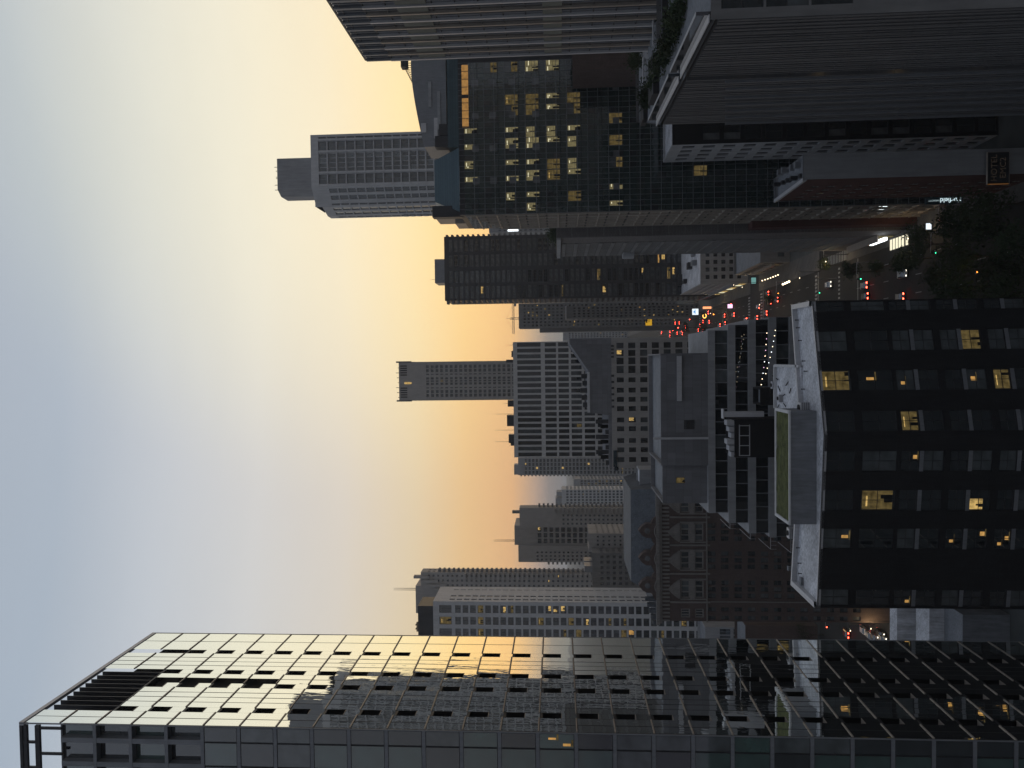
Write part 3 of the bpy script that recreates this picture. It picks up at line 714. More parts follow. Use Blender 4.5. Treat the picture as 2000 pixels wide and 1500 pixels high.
b = far('blue_glass_tower', 'pale blue-grey residential tower directly left of the beige grid slab', 600, 894, 928, 1012, 7.2, 4, 'concrete', 'blueglass', frac=(.8, .62))
teeth(b, -1, 40, b.zt, 7.2*600/F, 1.2); v = MB(); v.box(b.x0, b.x0+8, 603, 612, b.zt-1, b.zt+3.5); b.part('plant_room', v, 'concrete'); b.finish()
b = far('far_white_block', 'low distant block in the hazy gap, with several lit windows', 800, 936, 958, 1121, 7, 4, 'concrete', 'dark2', frac=(.7, .6), lit=((1, .12), (2, .1))); b.finish()
b = far('stepped_white_block', 'distant pale stepped block left of the hazy lake gap', 720, 956, 986, 1097, 7.5, 5, 'concrete_pale', 'blueglass', frac=(.7, .6))
v = MB(); v.box(b.x0-4, b.x0+6, 722, 738, b.zt-1, b.zt+6); v.box(b.x0+8, b.x1-3, 724, 736, b.zt-1, b.zt+5); b.part('plant_room', v, 'concrete'); b.finish()
b = far('far_lakeside_block', 'small distant block low in the haze beside the blue glass tower', 900, 924, 938, 1165, 6, 3, 'concrete', 'dark', lit=((1, .12),)); b.finish()

YH = 480.0
b = far('twin_slab_block', 'brown-grey apartment block with two slabs and balconies on both edges under a thin double mast', YH, 990, 1098, 1012, 8.6, 2, 'beige', 'dark', side=False, frac=(.1, .1))
b.wins.clear(); b.w = MB(); xa, xb, zt, fh = b.x0, b.x1, b.zt, b.fh
x1_, x2_ = X(1028, YH, 1080), X(1066, YH, 1080)
b.block(xa, x2_, YH, YH+26, 30, zt, front=spec(even(3, .5, x2_-xa-3.2, .5), floors(0, zt-30-9, fh, .45, .25), 'dark', .3), roof=1, right=None)
b.block(x1_, xb, YH-3, YH+6, 30, zt-1.2, front=spec(even(4, 1, xb-x1_-1, .5), floors(0, zt-30-26, fh, .45, .25), 'dark', .3), right=spec(even(2, 1, 8, .5), floors(0, zt-60, fh, .5, .2), 'dark', .3), roof=1)
b.block(x2_+.01, x1_-.01, YH+2, YH+26, 30, zt+2.5, front=spec(even(3, .8, x1_-x2_-.8, .8), floors(0, zt-30-10, fh*1.35, .62, .2), 'dark2', .5, litp=((1, .05),)), roof=1)
b.Y = YH; b.x0, b.x1 = xa, xb
teeth(b, 1, 40, zt-10, fh, 1.9, 3, YH)
for k in range(34):
    v = MB(); z_ = zt-24-fh*k; v.box(xb-3.6, xb-.4, YH-4.6, YH-3.01, z_-.3, z_+.9); b.part('front_balcony', v, 'beige')
teeth(b, -1, 40, zt-16, fh, 1.8, 3, YH+1)
v = MB(); x_ = X(1063, YH)
for q in (0, .8): v.tube((x_+q, YH+8, zt), (x_+q, YH+8, Z(962, YH, 1063)), .22, .1, 6)
b.part('mast', v, 'metal_dark')
v = MB(); v.box(X(1006, YH), X(1001, YH), YH+5, YH+8, zt-1, zt+4); b.part('chimney', v, 'concrete_dark')
b.finish()
b = far('plain_brown_block', 'plain brown-grey low block with few windows, just above the slate roof', 350, 1042, 1078, 1150, 11, 4, 'beige', 'dark', lit=((1, .06),), frac=(.5, .35)); b.finish()
b = far('grey_rooftop_block', 'grey low block with twin roof hatches beside the plain brown block', 340, 1080, 1148, 1157, 12, 6, 'concrete_dark', 'dark2', lit=((1, .03),))
for k in range(2):
    v = MB(); x_ = X(1122-0*k, 340)+0; v.box(X(1120, 340), X(1108, 340), 342+9*k, 349+9*k, b.zt-1, b.zt+3.5); b.part('roof_hatch', v, 'metal_grey')
b.finish()

YI = 420.0
b = far('balcony_tower', 'tall brown-grey tower with toothed balconies on its right edge and a double mast on top', YI, 1118, 1150, 822, 9.5, 3, 'beige', 'dark', dy=8, frac=(.45, .45), lit=((1, .03),))
teeth(b, 1, 60, b.zt-8, b.fh, 1.7, 3, YI+1)
for k in range(38):
    v = MB(); z_ = b.zt-26-b.fh*k; v.box(b.x1-3.4, b.x1-.3, YI-1.8, YI-.01, z_-.3, z_+.9); b.part('front_balcony', v, 'beige')
b.block(X(1200, YI+6), X(1146, YI+6), YI+6, YI+40, 30, Z(812, YI+6, 1170), roof=1)
for k in range(4):
    v = MB(); v.box(X(1155, YI)+k*2.4, X(1155, YI)+k*2.4+1.4, YI-1, YI+2, b.zt-20+5*k, b.zt-8+4*k); b.part('roof_fin', v, 'beige')
v = MB(); x_ = X(1161, YI)
for q in (-.5, .5): v.tube((x_+q, YI+8, b.zt), (x_+q, YI+8, Z(763, YI, 1161)), .25, .1, 6)
b.part('mast', v, 'metal_dark'); b.finish()

YJ = 303.0; fh = 14.72*YJ/F
xc = X(1176, YJ, 1060); zt = Z(846, YJ, 1200); xa = X(1330, YJ, 1060)
Jb = Bld('pale_grid_tower', 'pale concrete grid tower with many lit windows beside the mirrored glass tower', 'tower', xc-20, YJ+12, ['concrete_pale', 'roof_grey', 'concrete'])
rows = []; k = 0
zt0 = Z(858, YJ, 1200)
rows.append((Z(882, YJ, 1200), zt0))
while True:
    a = Z(900+14.72*k, YJ, 1200); c = Z(889+14.72*k, YJ, 1200)
    if a < 3: break
    rows.append((a, c)); k += 1
rows.sort()
cw = 23.4*YJ/F; xs = []; x = xc-.32*cw
while x > xa+cw: xs.append((x-.66*cw-xa, x-xa)); x -= cw
xs.sort()
ywall = YJ+20
style('gridwin', 1, 0, .09, frame='metal_dark', kinds=(('glass_dark', 5), ('glass_curtain', 3), ('glass_blind', .5)), variants=10)
Jb.block(xa, xc, YJ, ywall, 0, zt, front=spec(xs, rows, 'gridwin', .35, litp=((1, .06), (2, .10), (3, .02))), right=spec([(2.2, 3.6), (6.6, 8.2), (15.5, 16.3)], [(z0+fh*.05, z0+fh*.8) for z0 in [12+fh*i for i in range(int((zt-16)/fh))]], 'dark', .25, rev=0), roof=1)
v = MB(); v.box(X(1290, YJ), X(1192, YJ), YJ+4, YJ+16, zt-1, Z(813, YJ, 1220)); Jb.part('plant_room', v, 'metal_dark')
for k in range(5):
    v = MB(); x_ = X(1228+4*k, YJ); zq = Z(813, YJ, 1230); v.box(x_-.25, x_+.25, YJ+5, YJ+6, zq-.2, zq+.9+.4*(k % 2)); Jb.part('roof_unit', v, 'metal_dark')
Jb.finish()

# ================================================================== old brown brick building with slate mansard and gables
YK = 200.0; pk = YK/F
xa, xb = X(1214, YK, 1450), X(955, YK, 1450); zc_ = Z(1281, YK, 1100); zt = Z(1236, YK, 1100)
Kb = Bld('old_brick_building', 'ornate old brown brick building with a slate mansard roof, round gable windows and stone arches', 'building', (xa+xb)/2, YK+15, ['brown_brick', 'roof_grey', 'terracotta'])
style('stone', 2, 0, .28, frame='terracotta', kinds=(('glass_dark', 4), ('glass_curtain', 2)), variants=6, proud=.12)
gx = [1005, 1062, 1117, 1172]                           # bays in the photograph
zr = [];
zr = [(Z(1345, YK), Z(1327, YK)), (Z(1372, YK), Z(1355, YK))]
low = [(Z(1396+26*k, YK), Z(1381+26*k, YK)) for k in range(12)]
xs = []
for c in (983, 1038, 1092, 1148):
    xs.append((X(c+18, YK)-xa, X(c-16, YK)-xa))
xs = sorted(xs)
small = []
for (a, b) in xs:
    w = (b-a); small += [(a, a+w*.26), (a+w*.37, a+w*.63), (a+w*.74, b)]
small = [(X(1208, YK)-xa, X(1200, YK)-xa), (X(1192, YK)-xa, X(1184, YK)-xa)]+small
allz = sorted(low+zr)
big = {round(v[0], 3) for v in zr}
Kb.facade((xa, YK, 0), (1, 0, 0), xb-xa, zc_, small, sorted(low), .3, 'sash', mask=None, litp=((2, .005),)) if False else None
zsplit = Z(1377, YK)
Kb.facade((xa, YK, 0), (1, 0, 0), xb-xa, zsplit, small, sorted(low), .3, 'sash', litp=((2, .004),))
Kb.facade((xa, YK, zsplit), (1, 0, 0), xb-xa, zc_-zsplit, xs+[(X(1204, YK)-xa, X(1187, YK)-xa)], [(a-zsplit, b-zsplit) for a, b in sorted(zr)], .3, 'stone', rev=2)
Kb.plain((xb, YK, 0), (0, 1, 0), 34, zc_); Kb.plain((xa, YK+34, 0), (0, -1, 0), 34, zc_); Kb.plain((xb, YK+34, 0), (-1, 0, 0), xb-xa, zc_)
tr = MB()
for c in (983, 1038, 1092, 1148):
    x0_, x1_ = X(c+19, YK), X(c-17, YK); zc0 = Z(1326, YK); mx_ = (x0_+x1_)/2
    tr.box(x0_-.35, x0_, YK-.2, YK-.01, zsplit, zc0); tr.box(x1_, x1_+.35, YK-.2, YK-.01, zsplit, zc0); tr.box(x0_, x1_, YK-.22, YK-.02, zc0, zc0+.35)
    tr.box(x0_, x1_, YK-.15, YK-.02, zr[1][1]+.02, zr[0][0]-.02)
    pts = []                                            # arched stone tympanum
    for q in range(11):
        t = math.pi*q/10; pts.append((mx_+math.cos(t)*2.1, zc0+.35+math.sin(t)*1.7))
    tr.profile([(x0_-.1, zc0+.35), (x1_+.1, zc0+.35), (mx_+1.7, zc0+1.6), (mx_+.8, zc0+2.6), (mx_, zc0+3.3), (mx_-.8, zc0+2.6), (mx_-1.7, zc0+1.6)], YK-.25, YK-.02)
    for q in range(10): tr.box(pts[q][0]-.16, pts[q][0]+.16, YK-.4, YK-.26, pts[q][1]-.16, pts[q][1]+.16)
Kb.part('stone_trim', tr, 'terracotta')
for c in (1010, 1064, 1119, 1174):
    v = MB(); v.box(X(c+1.6, YK), X(c-1.6, YK), YK-.3, YK-.01, Z(1385, YK), Z(1306, YK)); Kb.part('pilaster', v, 'terracotta')
v = MB(); v.box(X(1174, YK), X(1172, YK), YK-.2, YK-.01, 8, Z(1386, YK)); Kb.part('pilaster', v, 'terracotta')
v = MB(); v.box(xa-.2, xb, YK-.35, YK-.01, zsplit-.35, zsplit-.05); Kb.part('string_course', v, 'terracotta')
co = MB(); co.box(xa-.9, xb+.6, YK-1.0, YK-.01, zc_-.9, zc_); co.box(xa-.5, xb+.3, YK-.55, YK-.01, zc_-1.6, zc_-.9)
Kb.part('cornice', co, 'terracotta')
at_ = MB(); n = 34
for k in range(n): at_.box(xa+(xb-xa)*k/n, xa+(xb-xa)*(k+.45)/n, YK-.3, YK-.01, Z(1305, YK), Z(1291, YK))
Kb.part('bracket_frieze', at_, 'terracotta')
rf = MB(); ytop = YK+5
xe = X(1160, YK)
rf.poly([(xe, YK+.2, zc_), (xb, YK+.2, zc_), (xb-1, ytop, zt), (xe+2, ytop, zt)]); rf.poly([(xe+2, ytop, zt), (xb-1, ytop, zt), (xb-1, YK+28, zt), (xe+2, YK+28, zt)])
rf.poly([(xb, YK+.2, zc_), (xb, YK+33, zc_), (xb-1, YK+28, zt), (xb-1, ytop, zt)]); rf.poly([(xe, YK+33, zc_), (xe, YK+.2, zc_), (xe+2, ytop, zt), (xe+2, YK+28, zt)])
rf.poly([(xa, YK, zc_+.003), (xe+.1, YK, zc_+.003), (xe+.1, YK+34, zc_+.003), (xa, YK+34, zc_+.003)])
Kb.part('roof', rf, 'slate')
for c in (1036, 1089, 1142):                            # shaped gables with round windows
    mx_ = X(c, YK); g_ = MB(); w = 2.7
    prof = [(mx_-w*1.45, zc_), (mx_+w*1.45, zc_), (mx_+w*1.2, zc_+.7), (mx_+w*.72, zc_+1.3), (mx_+w*.7, zc_+2.6), (mx_+w*.45, zc_+3.7), (mx_, zc_+4.6), (mx_-w*.45, zc_+3.7), (mx_-w*.7, zc_+2.6), (mx_-w*.72, zc_+1.3), (mx_-w*1.2, zc_+.7)]
    g_.profile(prof, YK-.5, YK+1.6); gp_ = Kb.part('gable', g_, 'brown_brick')
    o_ = MB(); o_.tube((mx_, YK-.56, zc_+2.3), (mx_, YK-.48, zc_+2.3), .75, k=18); o_.build('round_window', 'glass_blind', gp_)
    a_ = MB()
    for q in range(8):
        t0, t1 = math.pi*q/8, math.pi*(q+1)/8
        a_.tube((mx_+math.cos(t0)*2, YK-1.02, zc_-.8+math.sin(t0)*1.2), (mx_+math.cos(t1)*2, YK-1.02, zc_-.8+math.sin(t1)*1.2), .17, k=6)
    Kb.part('arch_moulding', a_, 'terracotta')
for k in range(5):
    v = MB(); x_ = xe-1.5-1.6*k; v.box(x_-.5, x_+.5, YK+.5, YK+1.6, zc_, zc_+2.8-.5*k); Kb.part('pinnacle', v, 'slate')
Kb.finish()
q = at(1250, 938, 210)
wt = Bld('rooftop_lift_house', 'grey boxy lift house with pale edges, standing beside the slate mansard', 'lift house', q.x, 215, ['concrete', 'roof_white'])
wt.block(X(952, 210), X(918, 210), 210, 218, 40, Z(1249, 210, 935), roof=1, par=.4); wt.block(X(950, 205), X(934, 205), 205, 209, 40, Z(1275, 205, 942), roof=1, par=.3); wt.finish()

# low roofs and blocks in the gap beside the mirrored tower
lo = Bld('low_roof_building', 'low dark building with two pale roof strips between the brick block and the mirrored tower', 'building', -62, 150, ['metal_dark', 'roof_white', 'roof_grey'])
def lowblk(px0, px1, z, py0, py1, mi):
    y1 = ground(px0, 1220, z).y; y0 = ground(px1, 1220, z).y; xa, xb = X(py1, (y0+y1)/2, (px0+px1)/2), X(py0, (y0+y1)/2, (px0+px1)/2)
    lo.w.box(xa, xb, y0, y1, 0, z, mi)
lowblk(1738, 1752, 14, 1180, 1290, 1); lowblk(1755, 1786, 10, 1180, 1290, 2); lowblk(1789, 1815, 12, 1180, 1290, 1); lowblk(1817, 1880, 9, 1180, 1290, 2)
lo.finish('roofs')
gb = Bld('glass_pavilion', 'low grey glazed block below the pale grid tower, beside the mirrored tower edge', 'building', X(1240, 280), 285, ['concrete', 'roof_grey'])
gb.block(X(1330, 275), X(1222, 275), 275, 290, 0, Z(1377, 275, 1240), front=spec(even(8, .5, X(1222, 275)-X(1330, 275)-.5, .9), floors(0, 30, 5, .8, .1), 'blueglass', .2), roof=1); gb.finish()
gb = Bld('brown_annex', 'plain brown brick annex with no windows, low beside the mirrored tower edge', 'building', X(1240, 260), 262, ['brown_brick', 'roof_grey'])
gb.block(X(1330, 258), X(1218, 258), 258, 274, 0, Z(1456, 258, 1240), roof=1); gb.finish()

# ================================================================== right side: near striped tower and its podium
YL = 73.0; XL = X(30, YL, 1600); zL = Z(1384, YL, 60)
Yl2 = 111.0; XL2 = X(245, Yl2, 1500)
Lb = Bld('striped_podium', 'broad dark building with close vertical fins and a planted roof terrace', 'building', 60, 100, ['cladding', 'roof_grey', 'metal_dark', 'concrete_dark'])
yslot = 89.6
pl = [(XL, YL), (XL+60, YL), (XL+60, 140), (XL+11, 138), (XL2+.6, Yl2), ]
Lb.w.poly([(x, y, zL-.6) for x, y in pl], 1)
for a, b in zip(pl[1:], pl[2:]+pl[:1]):
    if a == pl[-1]: continue
    d = Vector((*b, 0))-Vector((*a, 0)); Lb.plain((*a, 0), d, d.length, zL, 0)
# fins on the side face, in two sections with a dark slot
dirv = Vector((XL2+.6-XL, Yl2-YL, 0)).normalized(); nrm = Vector((-dirv.y, dirv.x, 0))
Lb.w.poly([(XL+.55, YL+.3, 0), (XL2+1.1, Yl2, 0), (XL2+1.1, Yl2, zL-.4), (XL+.55, YL+.3, zL-.4)], 2)
fin = MB(); pan = MB()
def fin_at(t0, t1, out, z0, z1, mb, mi):
    p = Vector((XL, YL, 0))+dirv*t0; q = Vector((XL, YL, 0))+dirv*t1
    mb.prism([(v.x, v.y) for v in (p+nrm*out, p-nrm*.5, q-nrm*.5, q+nrm*out)], z0, z1, mi)
tot = (Vector((XL2+.6, Yl2, 0))-Vector((XL, YL, 0))).length; ts = (yslot-YL)/dirv.y
t = .1; k = 0
while t < tot-.3:
    if ts < t < ts+1.3: t = ts+1.3
    w = rnd.choice((.16, .22, .3, .42))
    step = (zL-1)/18
    for j in range(18):                                  # panels, a little uneven from floor to floor
        fin_at(t, t+w, .06+.03*((k*7+j*3) % 3), step*j+.02, step*(j+1)-.02, fin, 0)
    if k % 6 == 0 and t > ts: fin_at(t+w, t+w+.09, .34, 3, zL-5-.12*k+3, pan, 0)
    t += w+.14+.24*rnd.random(); k += 1
Lb.part('cladding_fins', fin, ['cladding']); Lb.part('projecting_fins', pan, ['metal_grey', 'metal_grey'])
cop = MB(); fin_at(0, ts, .22, zL-.1, zL, cop, 0); fin_at(ts+1.3, tot, .22, zL-.1, zL, cop, 0); Lb.part('coping', cop, ['metal_pale'])
gl = MB(); fin_at(.2, ts, -.86, zL-.6, zL+1.15, gl, 0); fin_at(ts+1.4, tot-.5, -.86, zL-.6, zL+1.15, gl, 0); Lb.part('terrace_glass', gl, ['glass_dark'])
rl = MB(); fin_at(.2, ts, -.85, zL+1.15, zL+1.2, rl, 0); fin_at(ts+1.4, tot-.5, -.85, zL+1.15, zL+1.2, rl, 0); Lb.part('rail', rl, ['metal_pale'])
for k in range(6):
    z_ = zL-8-9*k; v = MB(); fin_at(ts+.3, ts+1.0, -.45, z_, z_+1.2, v, 0)
    Lb.part('lit_slot', v, ['lit_warm' if k in (1, 2) else 'lit_dim'])
Lb.facade((XL, YL-.01, 0), (1, 0, 0), 60, zL-.2, [(1.0+3.7*i, 4.5+3.7*i) for i in range(14)], [(zL-13.5, zL-9.6), (zL-9.4, zL-5.4), (zL-5.2, zL-1.2)], .2, 'cross', mi=3)
Lb.finish()
# terrace: planters, canopies and shrubs
for k, (px, py, w, d, h, lab) in enumerate(((1300, 50, 9, 5, .9, 'long dark planter bed with a pale bench on the roof terrace'), (1283, 155, 6, 5, 1.0, 'dark planter box behind the terrace rail, middle of the roof garden'), (1262, 210, 5, 4, .8, 'dark planter at the far end of the roof garden'))):
    q = ground(px, py, zL-.6); b = thing('planter', lab, 'planter', (q.x, q.y, zL-.6)); v = MB(); v.box(q.x-w/2, q.x+w/2, q.y-d/2, q.y+d/2, zL-.6, zL-.6+h); v.build('box', 'metal_dark', b)
    v = MB(); v.box(q.x-w/2-.1, q.x+w/2+.1, q.y-d/2-.1, q.y-d/2+.02, zL-.6+h*.9, zL-.6+h); v.build('rim', 'metal_grey', b)
for k, (px, py, lab) in enumerate(((1282, 55, 'pale stone bench on the roof terrace in front of the tall ribbed tower'), (1252, 30, 'white roof edge block against the ribbed tower foot'), (1262, 140, 'narrow pale ledge at the back of the roof garden'))):
    q = ground(px, py, zL-.6); b = thing('bench', lab, 'bench', (q.x, q.y, zL-.6)); v = MB(); v.box(q.x-2.4, q.x+2.4, q.y-.4, q.y+.4, zL-.2, zL-.02); v.build('seat', 'metal_pale', b)
    for sx in (-1.9, 1.9): v = MB(); v.box(q.x+sx-.2, q.x+sx+.2, q.y-.35, q.y+.35, zL-.6, zL-.2); v.build('leg', 'concrete', b)

YM1 = 125.0; XM = X(112, YM1, 950); zM = Z(713, YM1, 112)
Mb = Bld('ribbed_tower', 'tall tower of dark glass between pale vertical ribs, rising above the planted terrace', 'tower', XM+15, 110, ['metal_dark', 'roof_grey', 'glass_office', 'concrete', 'glass_dark'])
zb = zL-1
Mb.w.box(XM+.3, XM+30, 84, YM1-.4, zb, zM-.3, 4); Mb.w.box(XM+.3, XM+30, YM1-.39, YM1, zb, zM-.3, 3); Mb.w.box(XM+.2, XM+30.1, 83.9, YM1+.05, zM-.29, zM, 0)
zm1, zm2 = Z(846, YM1, 100), Z(1080, YM1, 100)
y = YM1-.35; k = 0
while y > 84.5:
    v = MB(); seg = zb
    v.box(XM-.12, XM+.28, y-.16, y+.22, zb, zM-4.5-rnd.random()*1.5*0, 0); v.box(XM-.03, XM+.28, y-.16, y+.22, zM-4.5, zM-.35, 1)
    for (a, b2_) in ((.95, 1.0), (1.55, 1.6)): v.box(XM+.18, XM+.29, y-a-.06, y-a+.03, zb, zM-.4, 1)
    Mb.part('rib', v, ['bronze' if k % 2 else 'metal_pale', 'metal_grey']); y -= 2.3; k += 1
for (z0, z1) in ((zm1-2.2, zm1+2.2), (zm2-1.4, zm2+1.4)):
    v = MB(); yy = YM1-.1
    while yy > 85: v.box(XM+.05, XM+.29, yy-1.86, yy-.62, z0, z1); yy -= 2.3
    Mb.part('mechanical_band', v, 'band')
j = zb+3.3; v = MB()
while j < zM-1: v.box(XM+.2, XM+.292, 84, YM1-.01, j, j+.16); j += 3.3
Mb.part('floor_lines', v, 'metal_dark')
Mb.finish()
bx = Bld('red_brick_stub', 'narrow plain red-brown brick wall block between the ribbed tower and the green glass office', 'building', X(124, 160), 168, ['brown_brick', 'roof_grey'])
bx.block(X(137, 160), X(60, 160), 160, 171, 20, Z(1120, 160, 125), roof=1); bx.finish()

# ================================================================== grey apartment house behind the podium
Y3 = 155.0; xa = X(279, Y3, 1450); zt = Z(1313, Y3, 270)
b = Bld('grey_apartment_house', 'dark grey apartment house squeezed between the finned podium and the brick hotel', 'building', xa+10, Y3+6, ['concrete', 'roof_white', 'black'])
fh = 39*Y3/F
b.block(xa, xa+34, Y3, Y3+13.5, 0, zt, front=spec(even(10, .6, 33, .86), floors(0, zt-2, fh, .8, .1), 'dark2', .15, mi=2), left=spec(even(4, .5, 13, .62), floors(0, zt-.8, fh, .62, .2), 'dark', .35), roof=1, par=.5); b.finish()

# ================================================================== brick hotel with the sign
Y4 = 140.0; x0_, x1_ = X(346, Y4, 1750), X(296, Y4, 1750); zt = Z(1569, Y4, 320); fh = 32*Y4/F
b = Bld('brick_hotel', 'red brick hotel with blank grey front wall and pale curved roof edge', 'hotel', (x0_+x1_)/2, Y4+9, ['concrete', 'roof_grey', 'red_brick'])
style('hotelwin', 0, 1, .12, frame='terracotta', kinds=(('glass_dark', 4), ('glass_curtain', 2)), proud=.12)
fl = floors(0, zt-1.5, fh, .52, .25)
b.facade((x0_, Y4, 0), (1, 0, 0), x1_-x0_, zt); b.facade((x0_, Y4+18, 0), (0, -1, 0), 18, zt, even(4, 1, 13, .5), fl, .25, 'hotelwin', mi=2, litp=((2, .06),)); b.plain((x1_, Y4, 0), (0, 1, 0), 18, zt); b.plain((x1_, Y4+18, 0), (-1, 0, 0), x1_-x0_, zt)
b.w.poly([(x0_, Y4, zt-.6), (x1_, Y4, zt-.6), (x1_, Y4+18, zt-.6), (x0_, Y4+18, zt-.6)], 1)
co = MB(); co.box(x0_-.35, x0_+.3, Y4, Y4+18.2, zt-.2, zt+.12); co.box(x0_-.2, x0_+.0, Y4, Y4+18.1, zt-.6, zt-.2); b.part('cornice', co, 'metal_pale')
co = MB(); co.box(x0_+.31, x1_, Y4-.02, Y4+.25, zt, zt+.12); co.box(x0_+.31, x1_, Y4+17.9, Y4+18.2, zt-.2, zt+.12); b.part('coping', co, 'metal_grey')
for k in range(9):
    v = MB(); x_ = x0_+.8+.45*(k*5 % 9); y_ = Y4+1.5+1.8*k; v.box(x_, x_+.7+.4*(k % 2), y_, y_+.9, zt-.6, zt+.2+.25*(k % 3)); b.part('roof_unit', v, 'metal_grey' if k % 2 else 'metal_dark')
b.finish()
q = at(1950, 328, Y4-1.2)
sw, sh = 58*(Y4-1.2)/F, 38*(Y4-1.2)/F
sg = thing('hotel_sign', 'dark hotel sign panel with an orange rim and lettering, hung on the brick hotel', 'sign', (q.x, q.y, q.z))
v = MB(); v.box(q.x-sw/2, q.x+sw/2, q.y, q.y+.35, q.z-sh/2, q.z+sh/2); v.build('panel', 'metal_dark', sg)
M['sign_glow'] = emit('sign_glow', (1, .42, .12), .10); M['sign_letter'] = emit('sign_letter', (.75, .55, .42), .02)
v = MB(); e = .09
v.box(q.x-sw/2-e, q.x-sw/2, q.y-.05, q.y+.38, q.z-sh/2, q.z+sh/2, 0); v.box(q.x+sw/2, q.x+sw/2+e, q.y-.05, q.y+.38, q.z-sh/2, q.z+sh/2, 1); v.box(q.x-sw/2-e, q.x+sw/2+e, q.y-.05, q.y+.38, q.z+sh/2, q.z+sh/2+e, 1); v.box(q.x-sw/2-e, q.x+sw/2+e, q.y-.05, q.y+.38, q.z-sh/2-e, q.z-sh/2, 1)
v.build('rim', ['sign_glow', 'bronze'], sg)
for txt, dz in (('HOTEL', sh*.2), ('EMC2', -sh*.22)):
    o = link('lettering', text_mesh(txt, sh*.40, .03, 1.05, 'sign_letter'), sg, (q.x, q.y-.07, q.z+dz)); o.rotation_euler = (R(90), 0, 0)
v = MB(); v.box(q.x-.15, q.x+.15, q.y+.35, Y4, q.z-.6, q.z-.3); v.box(q.x-.15, q.x+.15, q.y+.35, Y4, q.z+.3, q.z+.6); v.build('bracket', 'metal_dark', sg)

# ================================================================== green glass office with lit rooms
Y5 = 172.0; p5 = Y5/F; x0_ = X(410, Y5, 1300); x1_ = X(95, Y5, 1300); zt = Z(896, Y5, 270); fh = 40*p5/2
b = Bld('green_glass_office', 'wide dark green glass office with lit rooms, curved grey crown and sloping metal roof', 'office building', (x0_+x1_)/2, Y5+10, ['metal_dark', 'roof_grey', 'slate', 'green_metal'])
ztf = Z(912, Y5, 180)
nfl = int(zt/(fh)); cw = 20.9*p5; ncol = int((x1_-x0_)/cw)
def litfn(i, j):
    return None
style('officepane', 1, 1, .05, kinds=(('glass_office', 6), ('glass_dark', 1)), jit=.008, variants=12, edge=True, proud=.06)
style('officelit', 2, 1, .05, kinds=(('glass_office', 1), ('glass_dark', 1)), variants=12, proud=.06)
litcells = {}
for px, py, w, c in ((945, 272, 2, 4), (945, 325, 2, 4), (988, 218, 1, 2), (988, 390, 1, 4), (1025, 265, 2, 4), (1025, 325, 2, 4), (1063, 262, 2, 4), (1063, 326, 2, 4), (1063, 390, 2, 4), (1103, 210, 2, 4), (1103, 262, 2, 4), (1106, 335, 2, 2), (1146, 262, 2, 4), (1146, 328, 2, 4), (1103, 128, 1, 4), (1025, 127, 1, 4), (1068, 127, 1, 4), (950, 130, 1, 2), (988, 130, 1, 2), (1226, 262, 1, 2), (1224, 320, 1, 2), (1222, 365, 1, 4), (1224, 396, 1, 4), (1222, 222, 1, 2), (1146, 210, 2, 2), (1025, 212, 2, 2), (1063, 212, 2, 2), (1146, 390, 1, 2), (1384, 328, 1, 2)):
    for dy in ((-10, 10) if w == 2 else (0,)):
        q = at(px, py+dy, Y5); litcells[(int((q.x-x0_)/cw), int(q.z/(2*fh)))] = c
for j in range(int(zt/(2*fh))):
    for i in range(ncol):
        c = litcells.get((i, j), 0); w = cw
        b.wins.append((Vector((x0_+cw*i, Y5+.02, 2*fh*j+fh*.62)), 0, cw, fh*1.38, 'officepane', ((c, 1.0),) if c else 0, 'glass_panel'))
        
spn = MB()
for j in range(int(zt/(2*fh))): spn.box(x0_, x0_+cw*ncol, Y5+.03, Y5+.3, 2*fh*j, 2*fh*j+fh*.6)
b.part('spandrels', spn, 'glass_office')
for j in range(4):
    for i in (3, 6, 9, 12):
        if i >= ncol: continue
        v = MB(); zq = Z((928, 962, 1000, 1046)[j], Y5, 270); x_ = x0_+cw*i-.5; v.box(x_, x_+1.5, Y5-.04, Y5+.02, zq-.9, zq+.7); b.part('blind_panel', v, 'glass_blind')
for i in range(4):
    v = MB(); zq = Z(1203, Y5, 270); x_ = x0_+cw*(3*i+2); v.box(x_, x_+1.4, Y5-.04, Y5+.02, zq-.7, zq+.7); b.part('blind_panel', v, 'glass_blind')
ve = MB()
for i in range(ncol*2+1): ve.box(x0_+cw*i/2-.03, x0_+cw*i/2+.03, Y5-.06, Y5+.02, 0, zt)
for j in range(int(zt/fh)): ve.box(x0_, x0_+cw*ncol, Y5-.05, Y5+.02, fh*j-.05, fh*j+.05)
b.part('mullions', ve, 'metal_grey')
b.w.box(x0_+.05, x1_+12, Y5+.35, Y5+18, 0, zt, 0)
nb = int(18.5/1.6)
sb = MB()                                                # side face with bronze slab lines
z_ = 2
while z_ < zt-3: sb.box(x0_-.22, x0_+.02, Y5+.1, Y5+18.4, z_, z_+.28, 0); z_ += 2*fh
for k in range(6): sb.box(x0_-.30, x0_-.02, Y5+.4+k*3.5, Y5+.65+k*3.5, 0, zt-1-1.5*k, 0)
b.part('side_fins', sb, 'bronze')
for j in range(nfl//2):
    for k in range(5): b.wins.append((Vector((x0_-.005, Y5+18.4-k*3.66, 2*fh*j+.3)), R(-90), 3.5, fh*2-.4, 'mirror0', 0, 'side_pane'))
zl0, zl1 = Z(912, Y5, 180), Z(902, Y5, 180)
lt = MB(); lt.box(X(242, Y5), X(120, Y5), Y5-.1, Y5+.1, zl0-.3, zl1); b.part('lit_top_floor', lt, ['top_glow'])
lm = MB(); 
for k in range(9): lm.box(X(242, Y5)+k*1.8, X(242, Y5)+k*1.8+.12, Y5-.16, Y5-.1, zl0-.3, zl1)
